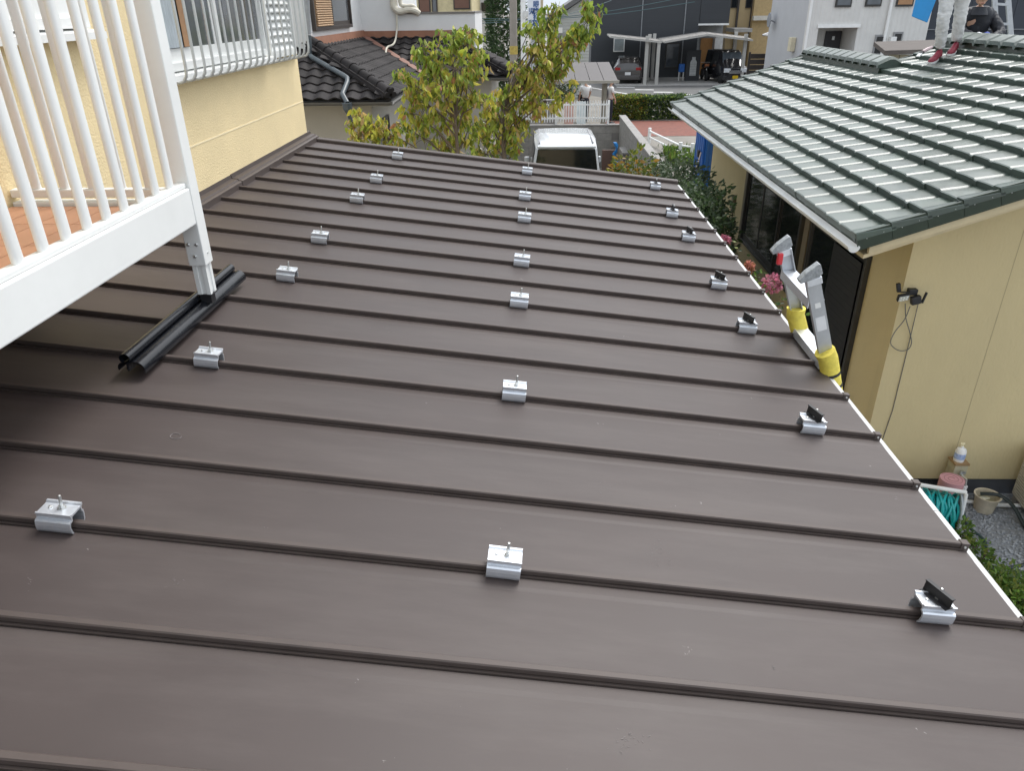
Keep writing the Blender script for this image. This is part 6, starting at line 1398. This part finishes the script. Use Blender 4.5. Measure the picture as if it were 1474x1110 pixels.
# evergreen behind the parapet and hedge below the grey house
p = AY(728, 35, 30); shrub('evergreen_tree', 'dark evergreen tree behind the utility pole', (p.x, 30, 3.6), (.75, .8, 2.6), 5200, EVG, .14, 81, None, .4, 9, 'tree')
p = AY(795, 82, 33); shrub('dark_hedge', 'dark hedge below the pale grey house', (p.x, 33, 1.3), (1.1, .6, .9), 2600, EVG, .10, 82, None, .4, 8, 'hedge')
# utility pole, white pole, sign
def pole(name, label, px, Y, r, mat, ztop=8.5):
    a = AY(px, 40, Y); t = thing(name, label, 'pole', (a.x, Y, 0)); build(MB().lathe([(0, 0), (r, 0), (r*.85, ztop), (0, ztop)], (a.x, Y, 0), 14), 'shaft', mat, t, smooth=True); return t, a.x
t, ux = pole('utility_pole', 'grey concrete utility pole before the evergreen tree', 739, 27.5, .135, M('pole_concrete', (.30, .27, .235), .9, .1, 3))
build(MB().lathe([(.128, 0), (.138, 0), (.138, .26), (.128, .26)], (ux, 27.5, AY(739, 66, 27.5).z-.25), 14), 'hazard_band', M('hazard_yellow', (.45, .34, .08), .7, .3, 10), t)
t2, wx = pole('white_pole', 'slender white pole with grey box beside the blue lettered sign', 753, 27.0, .085, white_paint)
q = AY(756.5, 19.5, 26.88); build(bx(q.x-.06, q.x+.09, 26.76, 26.9, q.z-.08, q.z+.09), 'junction_box', M('box_white', (.6, .6, .58), .5), t2)
sg = thing('clinic_sign', 'tall white vertical sign with blue lettering beside the white pole', 'sign', (AY(769, 30, 27.2).x, 27.2, 0))
sx0, sx1 = AY(759.5, 25, 27.2).x, AY(777, 25, 27.2).x; sz0 = AY(770, 51, 27.2).z
build(bx(sx0, sx1, 27.2, 27.32, sz0, 7.5), 'board', M('sign_white', (.74, .77, .82), .4, .02), sg)
build(bx(sx0+.1, sx0+.2, 27.22, 27.30, 0, sz0), 'leg', alu_dull, sg); build(bx(sx1-.2, sx1-.1, 27.22, 27.30, 0, sz0), 'leg', alu_dull, sg)
sblue = M('sign_blue', (.03, .10, .28), .5)
def glyph(ch, px, py, h):
    c = bpy.data.curves.new('lettering', 'FONT'); c.body = ch; c.size = h; c.align_x = 'CENTER'; c.align_y = 'CENTER'; c.extrude = .004; c.offset = .004
    o = bpy.data.objects.new('lettering', c); q = AY(px, py, 27.2); dg = bpy.context.evaluated_depsgraph_get()
    COL.objects.link(o); bpy.context.view_layer.update(); dg = bpy.context.evaluated_depsgraph_get()
    me = bpy.data.meshes.new_from_object(o.evaluated_get(dg)); bpy.data.objects.remove(o)
    me.materials.clear(); me.materials.append(sblue)
    part(sg, 'lettering', me, Matrix.Translation(Vector((q.x, 27.19, q.z))-ORG[sg]) @ Matrix.Rotation(R_(90), 4, 'X'))
for ch, px, py in (('眼', 771.7, 6), ('歯', 771.7, 15.5), ('科', 771.7, 24), ('医', 771.9, 33), ('児', 765.5, 16), ('科', 765.5, 33)): glyph(ch, px, py, .20)
# overhead wires
wm_ = M('wire', (.05, .10, .11), .6)
for k, (a, b) in enumerate(((AY(640, 24, 27.4), AY(1000, 2, 29)), (AY(640, 30, 27.4), AY(1000, -8, 30)), (AY(690, 33, 27.3), AY(880, 0, 44)))):
    build(MB().tube([a.lerp(b, t)+Vector((0, 0, -.25*math.sin(math.pi*t))) for t in [j/12 for j in range(13)]], .012, 5), 'overhead_wire', wm_, label=['thin upper overhead wire passing the white pole', 'thin lower overhead wire passing the white pole', 'overhead wire sagging before the charcoal house'][k], cat='wire')
